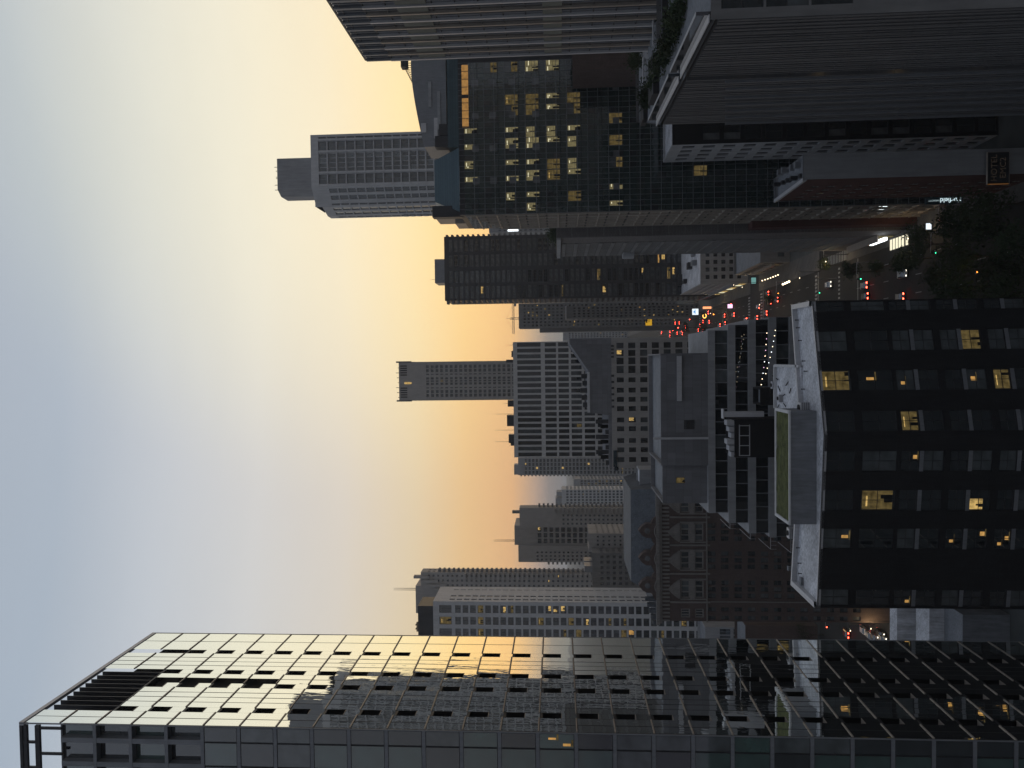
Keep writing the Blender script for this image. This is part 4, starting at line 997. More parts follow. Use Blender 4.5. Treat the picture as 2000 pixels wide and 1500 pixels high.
lm.box(X(182, Y5)-.4, X(182, Y5)+.4, Y5-.17, Y5-.1, zl0-.3, zl1)
b.part('top_floor_posts', lm, 'metal_dark')
gb = MB(); gb.box(X(280, Y5), x1_+12, Y5+.4, Y5+17, zt, Z(873, Y5, 200)); b.part('green_parapet', gb, 'green_metal')
sr = MB()                                                # sloped metal roof over the corner
za, zb = zt, Z(847, Y5+4, 330); xs0, xs1 = X(408, Y5), X(282, Y5)
sr.poly([(xs0, Y5, za), (xs1, Y5, za), (xs1-1.5, Y5+5, zb), (xs0+3.4, Y5+5, zb)]); sr.poly([(xs0, Y5+17, za), (xs0, Y5, za), (xs0+3.4, Y5+5, zb), (xs0+3.4, Y5+12, zb)]); sr.poly([(xs0+3.4, Y5+5, zb), (xs1-1.5, Y5+5, zb), (xs1-1.5, Y5+12, zb), (xs0+3.4, Y5+12, zb)]); sr.poly([(xs1, Y5, za), (xs1, Y5+17, za), (xs1-1.5, Y5+12, zb), (xs1-1.5, Y5+5, zb)])
b.part('sloping_roof', sr, 'green_metal')
cr = MB(); n = 14; pts = []
for k in range(n+1):
    py = 287-(287-60)*k/n; t = k/n; pxt = 829-28*math.sin(min(1, t*1.15)*math.pi/2)+10*max(0, t-.6)
    pts.append((X(py, Y5+6, 860), Z(pxt, Y5+6, py)))
zc0 = Z(872, Y5+6, 200)
cr.profile([(pts[0][0], zc0)]+[(pts[-1][0], zc0)]+list(reversed(pts)), Y5+5.5, Y5+16)
b.part('crown', cr, 'metal_grey')
for k, (y0, y1, p0, p1) in enumerate(((245, 170, 868, 862), (250, 232, 830, 840), (200, 150, 845, 851), (262, 222, 855, 862))):
    v = MB(); v.box(X(y0, Y5+5.4), X(y1, Y5+5.4), Y5+5.3, Y5+5.52, Z(p1, Y5+5.4), Z(p0, Y5+5.4)); b.part('crown_rib', v, 'metal_pale' if k % 2 else 'concrete')
v = MB()                                                 # lattice on top of the crown
for k in range(9):
    xk = X(150-4.5*k, Y5+8); z0_ = Z(806, Y5+8, 130); z1_ = z0_+.4+.26*k; v.tube((xk, Y5+8, z0_-.5), (xk+.5, Y5+8, z1_), .05, k=5); v.tube((xk+.5, Y5+8, z0_-.5), (xk, Y5+8, z1_), .05, k=5)
xk, xj = X(152, Y5+8), X(112, Y5+8); v.tube((xk, Y5+8, Z(806, Y5+8, 150)), (xj, Y5+8, Z(786, Y5+8, 112)), .1, k=5); v.box(xj-1.2, xj+5, Y5+7, Y5+9, Z(806, Y5+8), Z(784, Y5+8, 110))
b.part('lattice', v, 'metal_dark')
for (py, p0, p1) in ((270, 876, 850), (408, 862, 845), (247, 872, 858)):
    v = MB(); xk = X(py, Y5+2); v.box(xk-1.3, xk+1.3, Y5+1.5, Y5+4, zt-.5, Z(p1, Y5+2, py)); b.part('roof_unit', v, 'metal_dark')
st = MB()                                                # stepped roofs on the street side
for k, (pxt, py0, py1) in enumerate(((855, 412, 426), (892, 424, 436), (868, 405, 420))): st.box(X(py1, Y5+14), X(py0, Y5+14), Y5+10+k, Y5+18.3, zt-14, Z(pxt, Y5+14, py0))
b.part('stepped_end', st, 'bronze')
b.finish('core')

q0 = at(1876, 391, 160); q1 = at(1812, 391, 160)
M['sign_teal'] = material('sign_teal', (.03, .06, .075), .4)
sg = thing('blade_sign', 'long blue-black blade sign with white glowing letters running up it', 'sign', tuple(q0))
v = MB(); v.box(q0.x-.75, q0.x+.75, 160, 160.5, q0.z-.5, q1.z+.4); v.build('panel', 'sign_teal', sg)
M['sign_white'] = emit('sign_white', (.75, .95, 1), 1.0); M['sign_faint'] = emit('sign_faint', (.75, .95, 1), .35)
for txt, px, s_, mt_ in (('Fairfield', 1857, 1.35, 'sign_white'), ('BY MARRIOTT', 1829, .5, 'sign_faint')):
    p_ = at(px, 391.5, 159.9); o = link('lettering', text_mesh(txt, s_, .02, 1, mt_), sg, (p_.x+(.12 if s_ > 1 else 0), 159.95, p_.z)); o.rotation_euler = (R(90), R(-90), 0)
v = MB(); v.box(q0.x+.75, q0.x+3.0, 160.1, 160.3, q1.z-1, q1.z-.8); v.box(q0.x+.75, q0.x+3.0, 160.1, 160.3, q0.z+2, q0.z+2.2); v.build('bracket', 'metal_grey', sg)

# ================================================================== tall stepped-corner tower behind the office
Y6 = 306.0; p6 = Y6/F
x0_, x1_ = X(362, Y6, 720), X(260, Y6, 720); zt = Z(607, Y6, 310)
b = Bld('chamfered_tower', 'tall blue-grey concrete tower with angled corners and a blank antenna-topped rooftop block', 'tower', (x0_+x1_)/2, Y6+15, ['concrete_pale', 'roof_grey', 'concrete_pale'])
W = x1_-x0_; fr = [(0.045, .235, 1), (.275, .645, 2), (.685, .89, 1), (.935, .965, 0)]
rowz = []
z_ = Z(640, Y6, 310); k = 0
px = 622
while Z(px+18, Y6, 310) > 40:
    stp = 18.2 if px < 752 else 16.2
    rowz.append((Z(px+stp*.88, Y6, 310), Z(px, Y6, 310))); px += stp
rowz.sort()
style('bay3', 3, 0, .22, frame='concrete_pale', kinds=(('glass_dark', 3), ('glass_curtain', 1.5), ('glass_blue', 1)), proud=.1, variants=8)
style('bay2', 1, 0, .12, frame='metal_grey', kinds=(('glass_dark', 3), ('glass_curtain', 1.5)), variants=8)
xs = [(.0*W, .0*W)]
for nm, (a, c_) in (('bay2', (.05, .235)), ('bay3', (.275, .645)), ('bay2', (.685, .87))): pass
b.facade((x0_, Y6, 30), (1, 0, 0), W*.26, zt-30, [(W*.05, W*.235)], [(a-30, c_-30) for a, c_ in rowz], .7, 'bay2', litp=((2, .02),))
b.facade((x0_+W*.26, Y6, 30), (1, 0, 0), W*.405, zt-30, [(W*.02, W*.385)], [(a-30, c_-30) for a, c_ in rowz], .7, 'bay3', litp=((2, .02), (3, .02)))
b.facade((x0_+W*.665, Y6, 30), (1, 0, 0), W*.335, zt-30, [(W*.02, W*.205), (W*.25, W*.29)], [(a-30, c_-30) for a, c_ in rowz], .7, 'bay2')
ch = [(x0_, Y6), (X(378, Y6), Y6+4.5), (X(392, Y6+4.5), Y6+4.6), (X(409, Y6+10), Y6+12), (X(409, Y6+10), Y6+17), (x1_, Y6+17), (x1_, Y6)]
for i in range(len(ch)-2):
    p, q = ch[i+1], ch[i]; d = Vector((*q, 0))-Vector((*p, 0)); L = d.length
    rz_ = [(a-30, c_-30) for a, c_ in rowz if c_ < zt-4]
    top = zt if i < 2 else zt-3.0
    b.facade((*p, 30), d, L, top-30, even(max(1, int(L/3.2)), .4, L-.4, .62), rz_, .4, 'bay2')
d = 17; b.plain((x1_, Y6, 30), (0, 1, 0), 17, zt-30)
b.w.poly([(x, y, zt-.3) for x, y in ch[:3]]+[(X(392, Y6+4.5), Y6+17, zt-.3), (x1_, Y6+17, zt-.3), (x1_, Y6, zt-.3)], 1)
b.w.poly([(ch[2][0], ch[2][1], zt-3), (ch[3][0], ch[3][1], zt-3), (ch[4][0], ch[4][1], zt-3), (ch[2][0]+.2, Y6+17, zt-3)], 1)
for f_ in (.0, .25, .655, .88):
    v = MB(); v.box(x0_+W*f_, x0_+W*(f_+.035), Y6-.5, Y6-.01, 30, zt-3); b.part('pier', v, 'concrete_pale')
pxa, pxb = X(355, Y6+3), X(293, Y6+3); zp = Z(541, Y6+3, 320)
v = MB(); v.prism([(pxa, Y6+3), (pxb, Y6+3), (pxb, Y6+15), (pxa-2.2, Y6+15), (pxa-2.2, Y6+7)], zt-.3, zp); b.part('plant_room', v, 'concrete')
for py in (310, 318, 330, 333, 358, 346):
    v = MB(); xk = X(py, Y6+5) if py < 352 else pxa+.3; v.tube((xk, Y6+5, zp), (xk, Y6+5, zp+1.3+.6*(py % 3)), .12, k=6); b.part('antenna', v, 'metal_dark')
for k in range(4):
    z_ = Z(790+13*k, Y6+10, 410); v = MB(); v.box(X(412, Y6+11), X(407, Y6+11), Y6+12, Y6+15, z_-.9, z_+.9); b.part('balcony', v, 'concrete')
b.finish()

# ================================================================== grey concrete garage-like block at the street corner
Y7 = 192.0; x0_ = X(460, Y7, 1300); y1_ = 226.5; zt = Z(1086, Y7, 450)
b = Bld('concrete_corner_block', 'windowless grey panelled concrete block on the street corner with plants on its roof', 'building', x0_+8, Y7+15, ['garage_panel', 'roof_grey', 'red_brick', 'concrete_dark'])
b.block(x0_, x0_+26, Y7, y1_, 0, zt, mi=0, roof=1)
v = MB(); zz_ = zt-1.5
for k in range(26):
    z0_ = zz_-3.3*(k+1)
    if z0_ < 5: break
    v.box(x0_-.25, x0_-.01, Y7+9, y1_-1.5, z0_+2.2, z0_+3.2)
    for q in range(5): v.box(x0_-.12, x0_-.02, Y7+9, y1_-1.5, z0_+.2+q*.36, z0_+.4+q*.36)
b.part('louvre_bands', v, 'concrete_dark')
v = MB()
for k in range(22): v.box(x0_+.4, x0_+25.5, Y7-.08, Y7-.01, zt-4.1*(k+1), zt-4.1*(k+1)+.18)
b.part('panel_joints', v, 'concrete_dark')
v = MB(); v.box(x0_-.5, x0_+.0, Y7-.3, y1_, zt-1.2, zt-.2); b.part('roof_band', v, 'concrete')
rb = MB(); zr1, zr0 = Z(1465, Y7-2, 450), Z(1795, Y7-2, 450); rb.box(x0_+.8, x0_+26, Y7-4, Y7-.1, 0, zr1); b.part('brick_base', rb, 'red_brick')
q = at(1215, 503, 224); v = MB()
for k in range(9):
    t0 = math.pi*k/9; t1 = math.pi*(k+1)/9
    v.prism([(x0_-1.7*math.sin(t0), 222-2.2*math.cos(t0)), (x0_, 222), (x0_-1.7*math.sin(t1), 222-2.2*math.cos(t1))], q.z-3.2, q.z)
b.part('round_bay', v, 'concrete')
v = MB(); v.box(x0_-2.0, x0_-1.2, Y7+3, Y7+12, 4.2, 4.9); b.part('canopy_light', v, 'bulb_white')
for k in range(6):                                     # tall lit shop panes under a canopy
    v = MB(); y_ = Y7+8+k*2.9; v.box(x0_-.3, x0_-.12, y_, y_+1.5, .5, 4.2); b.part('shop_window', v, 'lit_wall')
v = MB(); v.box(x0_-1.8, x0_-.01, Y7+6.5, Y7+27, 4.9, 5.2); b.part('canopy', v, 'bronze')
b.finish()

lc = thing('lit_canopy', 'glowing canopy of six white light bars over the pavement at the corner block', 'canopy', (28.5, 189, .14))
v = MB(); v.box(26.5, 29.6, 184.4, 194.6, 3.55, 3.75)
for x_, y_ in ((29.4, 184.8), (29.4, 194.2), (26.8, 194.2), (26.8, 184.8)): v.tube((x_, y_, .14), (x_, y_, 3.55), .08, k=6)
v.build('frame', 'metal_dark', lc)
for k in range(6): v = MB(); y_ = 184.8+1.6*k+(.5 if k else 0); v.box(26.7, 29.3, y_, y_+.8, 3.76, 3.95); v.build('light_bar', 'shop_lit', lc)

# ================================================================== dark apartment tower across the street
Y8 = 408.0; x0_, x1_ = X(583, Y8, 1100), X(457, Y8, 1100); zt = Z(868, Y8, 520); fh = 10.3*Y8/F
b = Bld('dark_apartment_tower', 'wide dark apartment tower with balcony teeth on both edges and scattered lit rooms', 'tower', (x0_+x1_)/2, Y8+15, ['metal_dark', 'roof_grey', 'concrete_dark'])
W = x1_-x0_
style('aptw', 3, 1, .1, frame='metal_dark', kinds=(('glass_dark', 6), ('glass_curtain', 3), ('glass_blind', 2)), cellmix=False, variants=16)
xs = [(W*a, W*c_) for a, c_ in ((.03, .22), (.27, .46), (.52, .71), (.76, .95))]
fl = floors(0, zt-2, fh, .66, .17)
b.block(x0_, x1_, Y8, Y8+30, 0, zt, front=spec(xs, fl, 'aptw', .6, litp=((1, .03), (2, .03), (3, .025))), left=spec(even(5, 1, 29, .6), fl, 'aptw', .4, litp=((1, .03), (3, .03))), roof=1)
b.x0, b.x1, b.Y = x0_, x1_, Y8; n = 0
for side, z0_ in ((1, zt-48*fh), (-1, zt-48*fh)):
    for k in range(48):
        z_ = zt-fh*(k+.6); v = MB(); xk = x1_ if side > 0 else x0_; w = 1.1 if side > 0 else 1.9
        if z_ < 3: break
        v.box(*sorted((xk, xk+side*w)), Y8+.5, Y8+5, z_-.25, z_+.85); b.part('balcony', v, 'concrete_dark')
v = MB(); v.box(X(548, Y8+4), X(501, Y8+4), Y8+4, Y8+18, zt-1, Z(849, Y8+4, 520)); b.part('plant_room', v, 'metal_grey')
v = MB(); xk = X(541, Y8+6); v.tube((xk, Y8+6, zt), (xk, Y8+6, Z(840, Y8+6, 541)), .15, .06, 6); b.part('mast', v, 'metal_dark')
b.finish()

# stepped far tower, crane and others near the vanishing point
b = far('far_stepped_tower', 'distant dark stepped tower beyond the dark apartment tower, with pinprick lights', 560, 592, 640, 1013, 8, 7, 'concrete_dark', 'dark', lit=((1, .05), (2, .04)))
b.block(X(648, 566), X(640, 566), 566, 580, 0, Z(1054, 566, 644), roof=1); b.finish()
b = far('far_dark_front', 'dark block with a pale roof edge low in front of the distant stepped tower', 470, 597, 622, 1104, 9, 4, 'concrete_dark', 'dark2', lit=((1, .06), (3, .03)), zb=0)
v = MB(); v.box(b.x0-.3, b.x1+.3, 469.6, 470.0, b.zt-.8, b.zt+.1); b.part('coping', v, 'metal_pale'); b.finish()
b = far('far_hazy_block', 'hazy distant grey block where the street vanishes', 950, 641, 664, 1100, 6, 6, 'concrete', 'dark', lit=((1, .02),), dy=40); b.finish()
b = far('far_hotel_sign_block', 'small grey block with a glowing sign strip in the sky gap beside the glass office', 480, 436, 453, 955, 10, 4, 'concrete', 'dark', lit=0, dy=12, zb=60)
v = MB(); v.box(X(449, 479.7), X(446, 479.7), 479.6, 479.9, Z(1012, 480, 448), Z(992, 480, 448)); b.part('sign_strip', v, 'bulb_white'); b.finish()
rr = random.Random(3)
for k in range(10):                                     # the low city beyond, block by block
    Y = 1100+rr.random()*1500; xx = -330+k*60+rr.random()*40; w = 30+rr.random()*45; h = 40+rr.random()*45
    kind = ('grey', 'brown', 'pale', 'dark')[k % 4]
    b = Bld('distant_block', '%s distant city block in the haze near the horizon, number %d along the skyline' % (kind, k+1), 'building', xx, Y, ['concrete' if k % 2 else 'beige', 'roof_grey'], 'distant hazy city blocks')
    b.root['label'] = 'hazy distant city block low on the horizon'
    b.block(xx-w/2, xx+w/2, Y, Y+30, 0, h, front=spec(even(5, 1, w-1, .6), floors(0, h-3, 7, .5, .3), 'dark', .4, litp=((2, .1),)), roof=1); b.finish()
cr_ = at(1005, 622, 700)
c = thing('tower_crane', 'thin tower crane silhouette against the orange sky beside the distant stepped tower', 'crane', (cr_.x, 700, 0))
zj = Z(1004, 700, 622); v = MB()
for dx, dy in ((-.8, -.8), (.8, -.8), (.8, .8), (-.8, .8)): v.tube((cr_.x+dx, 700+dy, 60), (cr_.x+dx, 700+dy, zj+4), .22, k=4)
z_ = 60
while z_ < zj: v.tube((cr_.x-.8, 699.2, z_), (cr_.x+.8, 699.2, z_+2), .14, k=4); z_ += 2
v.build('mast', 'bronze', c)
v = MB(); xj0, xj1 = X(652, 700, 1004), X(592, 700, 1004)
v.tube((xj0, 700, zj), (xj1, 700, zj), .4, k=4); v.tube((xj0, 700, zj+1.6), (xj1, 700, zj+1.6), .22, k=4)
x = xj0
while x < xj1-2: v.tube((x, 700, zj), (x+1.6, 700, zj+1.6), .14, k=4); v.tube((x+1.6, 700, zj+1.6), (x+3.2, 700, zj), .14, k=4); x += 3.2
v.build('jib', 'bronze', c)
v = MB(); v.tube((cr_.x, 700, zj), (cr_.x, 700, zj+7), .3, .12, k=4); v.tube((cr_.x, 700, zj+7), (xj0+4, 700, zj+1.6), .1, k=4); v.tube((cr_.x, 700, zj+7), (xj1-3, 700, zj+1.6), .1, k=4); v.build('tie', 'bronze', c)
v = MB(); v.box(xj1-3, xj1, 699, 701, zj-2.2, zj); v.build('counterweight', 'bronze', c)

# ================================================================== low street blocks on the right of the street
b = Bld('white_roof_block', 'mid-rise block with a bright white roof and small lamps along its street wall', 'building', 48, 372, ['concrete', 'roof_white'])
x0_ = 34.5; zt = Z(1368, 350, 550)
b.block(x0_, x0_+30, 350, 432, 0, zt, front=spec(even(8, 1.5, 29, .55), floors(2, zt-1.5, 3.6, .5, .3), 'dark2', .3), left=spec(even(18, 1, 81, .5), floors(4, zt-1.5, 3.6, .5, .3), 'dark', .3), roof=1)
for k in range(10):
    v = MB(); x_ = x0_+4+rr.random()*16; y_ = 354+rr.random()*60; v.box(x_, x_+1.5+3*rr.random(), y_, y_+2+4*rr.random(), zt-.9, zt+.4+rr.random()); b.part('roof_unit', v, 'metal_dark' if k % 2 else 'metal_grey')
for k in range(9):
    v = MB(); v.ball((x0_-.5, 352+k*9, 6.2), .28); b.part('wall_lamp', v, 'bulb')
for k in range(13):                                    # lit shop fronts along the pavement
    v = MB(); v.box(x0_-.14, x0_-.01, 352+k*6.1, 352+k*6.1+3.4, .6, 3.3); b.part('shop_window', v, ('lit_warm', 'lit_dim', 'lit_strip')[k*5 % 3])
v = MB(); v.box(x0_-1.4, x0_, 350, 431, 6.6, 6.8); b.part('canopy', v, 'metal_grey'); b.finish()
b = Bld('low_grey_shop', 'low grey building with a mural wall and slanting parapet beside the open-air terrace', 'building', 45, 310, ['concrete_dark', 'roof_grey'])
b.block(36, 62, 288, 330, 0, 11, front=spec(even(6, 1, 25, .4), [(2, 4.5)], 'dark', .3), left=spec(even(8, 1, 41, .6), [(1, 4), (6, 9)], 'dark2', .3, litp=((1, .15), (3, .1))), roof=1)
v = MB(); v.box(35.2, 35.95, 292, 322, 4.3, 5.6); b.part('awning', v, 'bronze'); b.finish()
def sign_board(px, py, Y, w, h, mat, label, rim='metal_dark', deco=None):
    q = at(px, py, Y); s = thing('street_sign', label, 'sign', tuple(q))
    v = MB(); v.box(q.x-w/2, q.x+w/2, Y, Y+.25, q.z-h/2, q.z+h/2); v.build('face', mat, s)
    v = MB(); v.box(q.x-w/2-.1, q.x+w/2+.1, Y+.06, Y+.4, q.z-h/2-.1, q.z+h/2+.1); v.build('case', rim, s)
    if deco: deco(q, s)
    return q, s
M['sign_yellow'] = emit('sign_yellow', (1, .55, .03), .55); M['sign_blue'] = emit('sign_blue', (.15, .45, .9), .8); M['sign_paper'] = emit('sign_paper', (.85, .93, 1), 1.2)
M['sign_pink'] = emit('sign_pink', (1, .6, .9), 1.6); M['sign_orange'] = emit('sign_orange', (1, .55, .12), 2.2); M['sign_rose'] = emit('sign_rose', (1, .35, .15), 1.6); M['sign_mint'] = emit('sign_mint', (.4, .9, .85), .35)
def deco_y(q, s):
    v = MB(); v.ball((q.x-.2, q.y-.08, q.z+1.5), .9); v.box(q.x-1.9, q.x+1.2, q.y-.06, q.y-.01, q.z+.9, q.z+1.9); v.box(q.x-1.6, q.x+1.2, q.y-.06, q.y-.01, q.z-.2, q.z+.1); v.box(q.x-1.3, q.x+.9, q.y-.06, q.y-.01, q.z-.9, q.z-.7); v.build('emblem', 'black', s)
sign_board(1267, 625, 520, 7.6, 4.4, 'sign_yellow', 'tall yellow billboard with dark marks, far down the street', deco=deco_y)
def deco_b(q, s):
    v = MB(); v.box(q.x-1.2, q.x+1.2, q.y-.06, q.y-.01, q.z-.1, q.z+.35); v.box(q.x-.5, q.x+.5, q.y-.06, q.y-.01, q.z+.35, q.z+1.0); v.build('emblem', 'sign_blue', s)
sign_board(1358, 609, 420, 3.4, 3.4, 'sign_paper', 'square white lit sign with a blue emblem over the street', deco=deco_b)
def deco_o(q, s):
    v = MB()
    for k in range(9):
        t0, t1 = .9+k*.55, .9+(k+1)*.55; v.tube((q.x+1.1*math.cos(t0), q.y-.1, q.z+.9*math.sin(t0)), (q.x+1.1*math.cos(t1), q.y-.1, q.z+.9*math.sin(t1)), .26, k=6)
    v.build('neon_loop', 'sign_orange', s)
sign_board(1376, 617, 400, 3.0, 2.8, 'metal_dark', 'dark sign with a looping yellow neon, nearest the turning', deco=deco_o)
sign_board(1381, 601, 395, 1.2, 4.4, 'sign_rose', 'narrow orange neon strip sign above the crossing')
sign_board(1426, 598, 352, 1.8, 2.2, 'sign_pink', 'small pink and white lit sign on the corner of the white roofed block')
sign_board(1472, 548, 332, 2.6, 2.0, 'sign_mint', 'pale blue-green lit awning sign by the terrace lamps')
sign_board(1814, 442, 165, 1.3, 1.1, 'sign_paper', 'small bright white square sign above the dark trees')
def bulbs(name, label, p, q, n, sag, r, mats):
    s = thing(name, label, 'string lights', tuple((p+q)/2)); w = MB(); prevp = None
    for k in range(n+1):
        t = k/n; c = p.lerp(q, t); c.z -= sag*4*t*(1-t)
        if prevp is not None: w.tube(prevp, c, .02, k=4)
        prevp = c
    w.build('wire', 'black', s)
    for k in range(n):
        t = (k+.5)/n; c = p.lerp(q, t); c.z -= sag*4*t*(1-t); v = MB(); v.ball(c, r); v.build('bulb', rnd.choice(mats), s)
bulbs('string_lights', 'upper string of coloured bulbs beside the ribbon windows over the white roof', at(1498, 645, 141), at(1484, 768, 141), 11, .2, .08, ('bulb', 'bulb', 'bulb_white', 'sign_pink'))
bulbs('string_lights', 'lower string of bulbs beside the ribbon windows, closest to the white roof', at(1515, 640, 139), at(1494, 735, 139), 9, .2, .08, ('bulb', 'bulb_white', 'bulb'))
bulbs('string_lights', 'patio string of warm bulbs over the open-air terrace by the street', at(1486, 549, 300), at(1522, 536, 280), 7, .3, .24, ('bulb',))
bulbs('string_lights', 'row of bright patio lamps at the terrace edge nearest the crossing', at(1527, 556, 286), at(1543, 549, 280), 4, .1, .4, ('bulb',))

# ================================================================== trees
def make_tree_mesh(seed, h, r, mat, n=1500, leaf=.42):
    q = random.Random(seed); tr = MB(); tr.tube((0, 0, 0), (.1, 0, h*.42), .19, .13, 7)
    cl = []
    for k in range(11):
        a = q.random()*6.28; e = q.random(); c = Vector((math.cos(a)*r*.62*math.sqrt(e), math.sin(a)*r*.62*math.sqrt(e), h*(.45+.42*q.random()))); cl.append((c, r*(.28+.26*q.random())))
        if k < 7: tr.tube((.1, 0, h*.36), c, .085, .03, 5)
    cr = MB()
    for k in range(n):
        c, rr_ = q.choice(cl); d = Vector((q.gauss(0, 1), q.gauss(0, 1), q.gauss(0, .8))); d.normalize(); p = c+d*rr_*(q.random()**.45)
        a = Vector((q.gauss(0, 1), q.gauss(0, 1), q.gauss(0, 1))).normalized(); b_ = a.orthogonal().normalized(); s = leaf*(.5+q.random())
        cr.poly([p-a*s*.5, p+b_*s*.3, p+a*s*.5, p-b_*s*.3])
    return tr.mesh('trunk', ['bark']), cr.mesh('crown', [mat])
TM = [make_tree_mesh(1, 9.5, 4.2, 'leaf'), make_tree_mesh(2, 11, 4.8, 'leaf2'), make_tree_mesh(3, 8, 3.6, 'leaf', 1200)]
def tree(kind, x, y, s, label, z=.14, group='street trees'):
    t = thing('street_tree', label, 'tree', (x, y, z), group); rz = rnd.random()*6
    for nm, me in zip(('trunk', 'crown'), TM[kind]): link(nm, me, t, (x, y, z), rz, (s, s, s))
trees = [(1652, 532, 7, .9, 'leafy street tree on the near corner, in front of the brake lights'), (1612, 518, 5, .7, 'small dark tree behind the amber crossing signal'), (1705, 520, 5, .75, 'low tree in front of the lit shop panes'), (1770, 505, 6, 1.0, 'dark tree beside the light car at the kerb'),
         (1800, 478, 7, 1.1, 'dark tree under the bright canopy lamp'), (1840, 540, 6, 1.25, 'broad tree hanging over the road by the yellow lamp'), (1880, 560, 7, 1.3, 'tree top closest to the brick block at the street edge'), (1900, 500, 7, 1.3, 'big dark tree below the green signal'), (1930, 450, 7, 1.3, 'dark tree below the blade sign'),
         (1960, 530, 7, 1.4, 'olive lit tree crown right of the yellow street lamp'), (1975, 575, 7, 1.3, 'tree lowest on the street, against the brick block'), (1985, 480, 7, 1.4, 'large tree at the lowest street end near the hotel'), (1870, 425, 7, 1.2, 'tree in shadow beside the hotel sign'), (1940, 400, 7, 1.3, 'deeply shaded tree at the hotel door'),
         (1495, 583, 6, .8, 'round tree at the middle crossing among red lights'), (1376, 640, 5, .9, 'dark street tree far down the road before the neon loop'), (1345, 640, 5, .9, 'farthest dark street tree near the vanishing point')]
for i, (px, py, z, s, lab) in enumerate(trees):
    q = ground(px, py, z); tree(i % 3, q.x, q.y, s, lab)
q = ground(1585, 1240, 4)
tree(1, q.x, q.y, .9, 'yellow-green lamplit tree in the gap beside the mirrored tower')
def shrub_mesh(seed, w, h, n, mat):
    q = random.Random(seed); m_ = MB()
    for k in range(n):
        p = Vector((q.gauss(0, w*.35), q.gauss(0, w*.35), abs(q.gauss(h*.5, h*.28)))); a = Vector((q.gauss(0, 1), q.gauss(0, 1), q.gauss(0, 1))).normalized(); b_ = a.orthogonal().normalized(); s = .16*(.6+q.random())
        m_.poly([p-a*s, p+b_*s*.5, p+a*s, p-b_*s*.5])
    return m_.mesh('shrub', [mat])
SM = [shrub_mesh(5, 1.4, 1.5, 420, 'leaf'), shrub_mesh(6, 1.8, 1.9, 520, 'leaf2')]
spots = [(1330, 12, 'shrub clump nearest the terrace corner'), (1325, 38, 'shrub behind the terrace glass, second from the corner'), (1318, 60, 'tall shrub beside the terrace globe lamp'), (1310, 85, 'shrub in the middle of the terrace rail'), (1300, 108, 'dark shrub near the middle of the roof garden'), (1290, 130, 'shrub before the gap in the terrace rail'), (1278, 160, 'shrub past the gap in the terrace rail'), (1268, 180, 'bushy shrub on the far planter'), (1262, 200, 'last shrub at the far end of the terrace'),
         (1240, 70, 'bare dark bush at the foot of the ribbed tower'), (1242, 95, 'dark bush against the last rib of the ribbed tower'), (1248, 120, 'leafless bush behind the dark planter box')]
for i, (px, py, lab) in enumerate(spots):
    q = ground(px, py, zL); o = link('shrub', SM[i % 2], None, (q.x, q.y, zL-.6), i*1.3, (1.2,)*3); tag(o, lab, 'shrub', 'roof terrace shrubs')
for i, (px, py) in enumerate(((1357, 34), (1347, 57), (1339, 80), (1331, 99))):
    q = ground(px, py, zL+.5); t = thing('globe_lamp', ('globe lamp nearest the terrace corner', 'second glowing globe lamp along the terrace', 'third glowing globe lamp along the terrace', 'last glowing globe lamp before the dark slot')[i], 'lamp', (q.x, q.y, zL-.6), 'terrace globe lamps')
    v = MB(); v.tube((q.x, q.y, zL-.6), (q.x, q.y, zL+.4), .04, k=5); v.build('post', 'metal_dark', t); v = MB(); v.ball((q.x, q.y, zL+.5), .13); v.build('globe', 'lit_warm', t)
for i, (Yr, pyr) in enumerate(((Y7+3, 458), (Y7+8, 466), (Y7+14, 470))):
    q = at(1075, pyr, Yr); zz_ = Z(1086, Y7, 450)-.9; o = link('shrub', SM[i % 2], None, (q.x+1, Yr, zz_), i, (1.7,)*3); tag(o, ('roof shrub nearest the sky gap on the concrete corner block', 'middle roof shrub on the concrete corner block', 'roof shrub closest to the street on the concrete corner block')[i], 'shrub', 'roof shrubs of the corner block')

# ================================================================== cars
def car_meshes(paint):
    body = MB()
    L, W, h = 4.5, 1.82, .0
    pts = [(-2.22, .32), (2.2, .32), (2.25, .6), (2.1, .86), (1.2, .98), (.55, 1.42), (-1.1, 1.44), (-1.75, 1.05), (-2.2, .98), (-2.26, .6)]   # y, z of the side outline, nose at +y
    n0 = len(body.v); k = len(pts)
    def hw(z): return .91 if z < 1.0 else .91-.22*(z-1.0)/.44
    body.v = [(-hw(z), y, z) for y, z in pts]+[(hw(z), y, z) for y, z in pts]
    body.f = [tuple(reversed(range(k))), tuple(range(k, 2*k))]+[(i, (i+1) % k, k+(i+1) % k, k+i) for i in range(k)]; body.m = [0]*len(body.f)
    gl = MB()
    for s in (-1, 1):
        gl.poly([(s*(hw(1.05)+.012), 1.02, 1.05), (s*(hw(1.38)+.012), .52, 1.37), (s*(hw(1.38)+.012), -1.05, 1.38), (s*(hw(1.05)+.012), -1.6, 1.07)])
    def slope(a, b): gl.poly([(-.74, a[0], a[1]), (.74, a[0], a[1]), (.62, b[0], b[1]), (-.62, b[0], b[1])])
    slope((1.16, 1.02+.012), (.6, 1.40)); slope((-1.70, 1.09+.02), (-1.17, 1.41+.012))
    wh = MB()
    wh.tube((-.11, 0, 0), (.11, 0, 0), .33, k=14); rm = MB(); rm.tube((-.125, 0, 0), (.125, 0, 0), .2, k=10)
    tl = MB(); tl.box(-.24, .24, -.04, .04, -.12, .12); hl = MB(); hl.box(-.2, .2, -.04, .04, -.08, .08)
    return dict(body=body, window=gl, wheel=wh, rim=rm, tail_light=tl, headlight=hl)
PAINT = {}
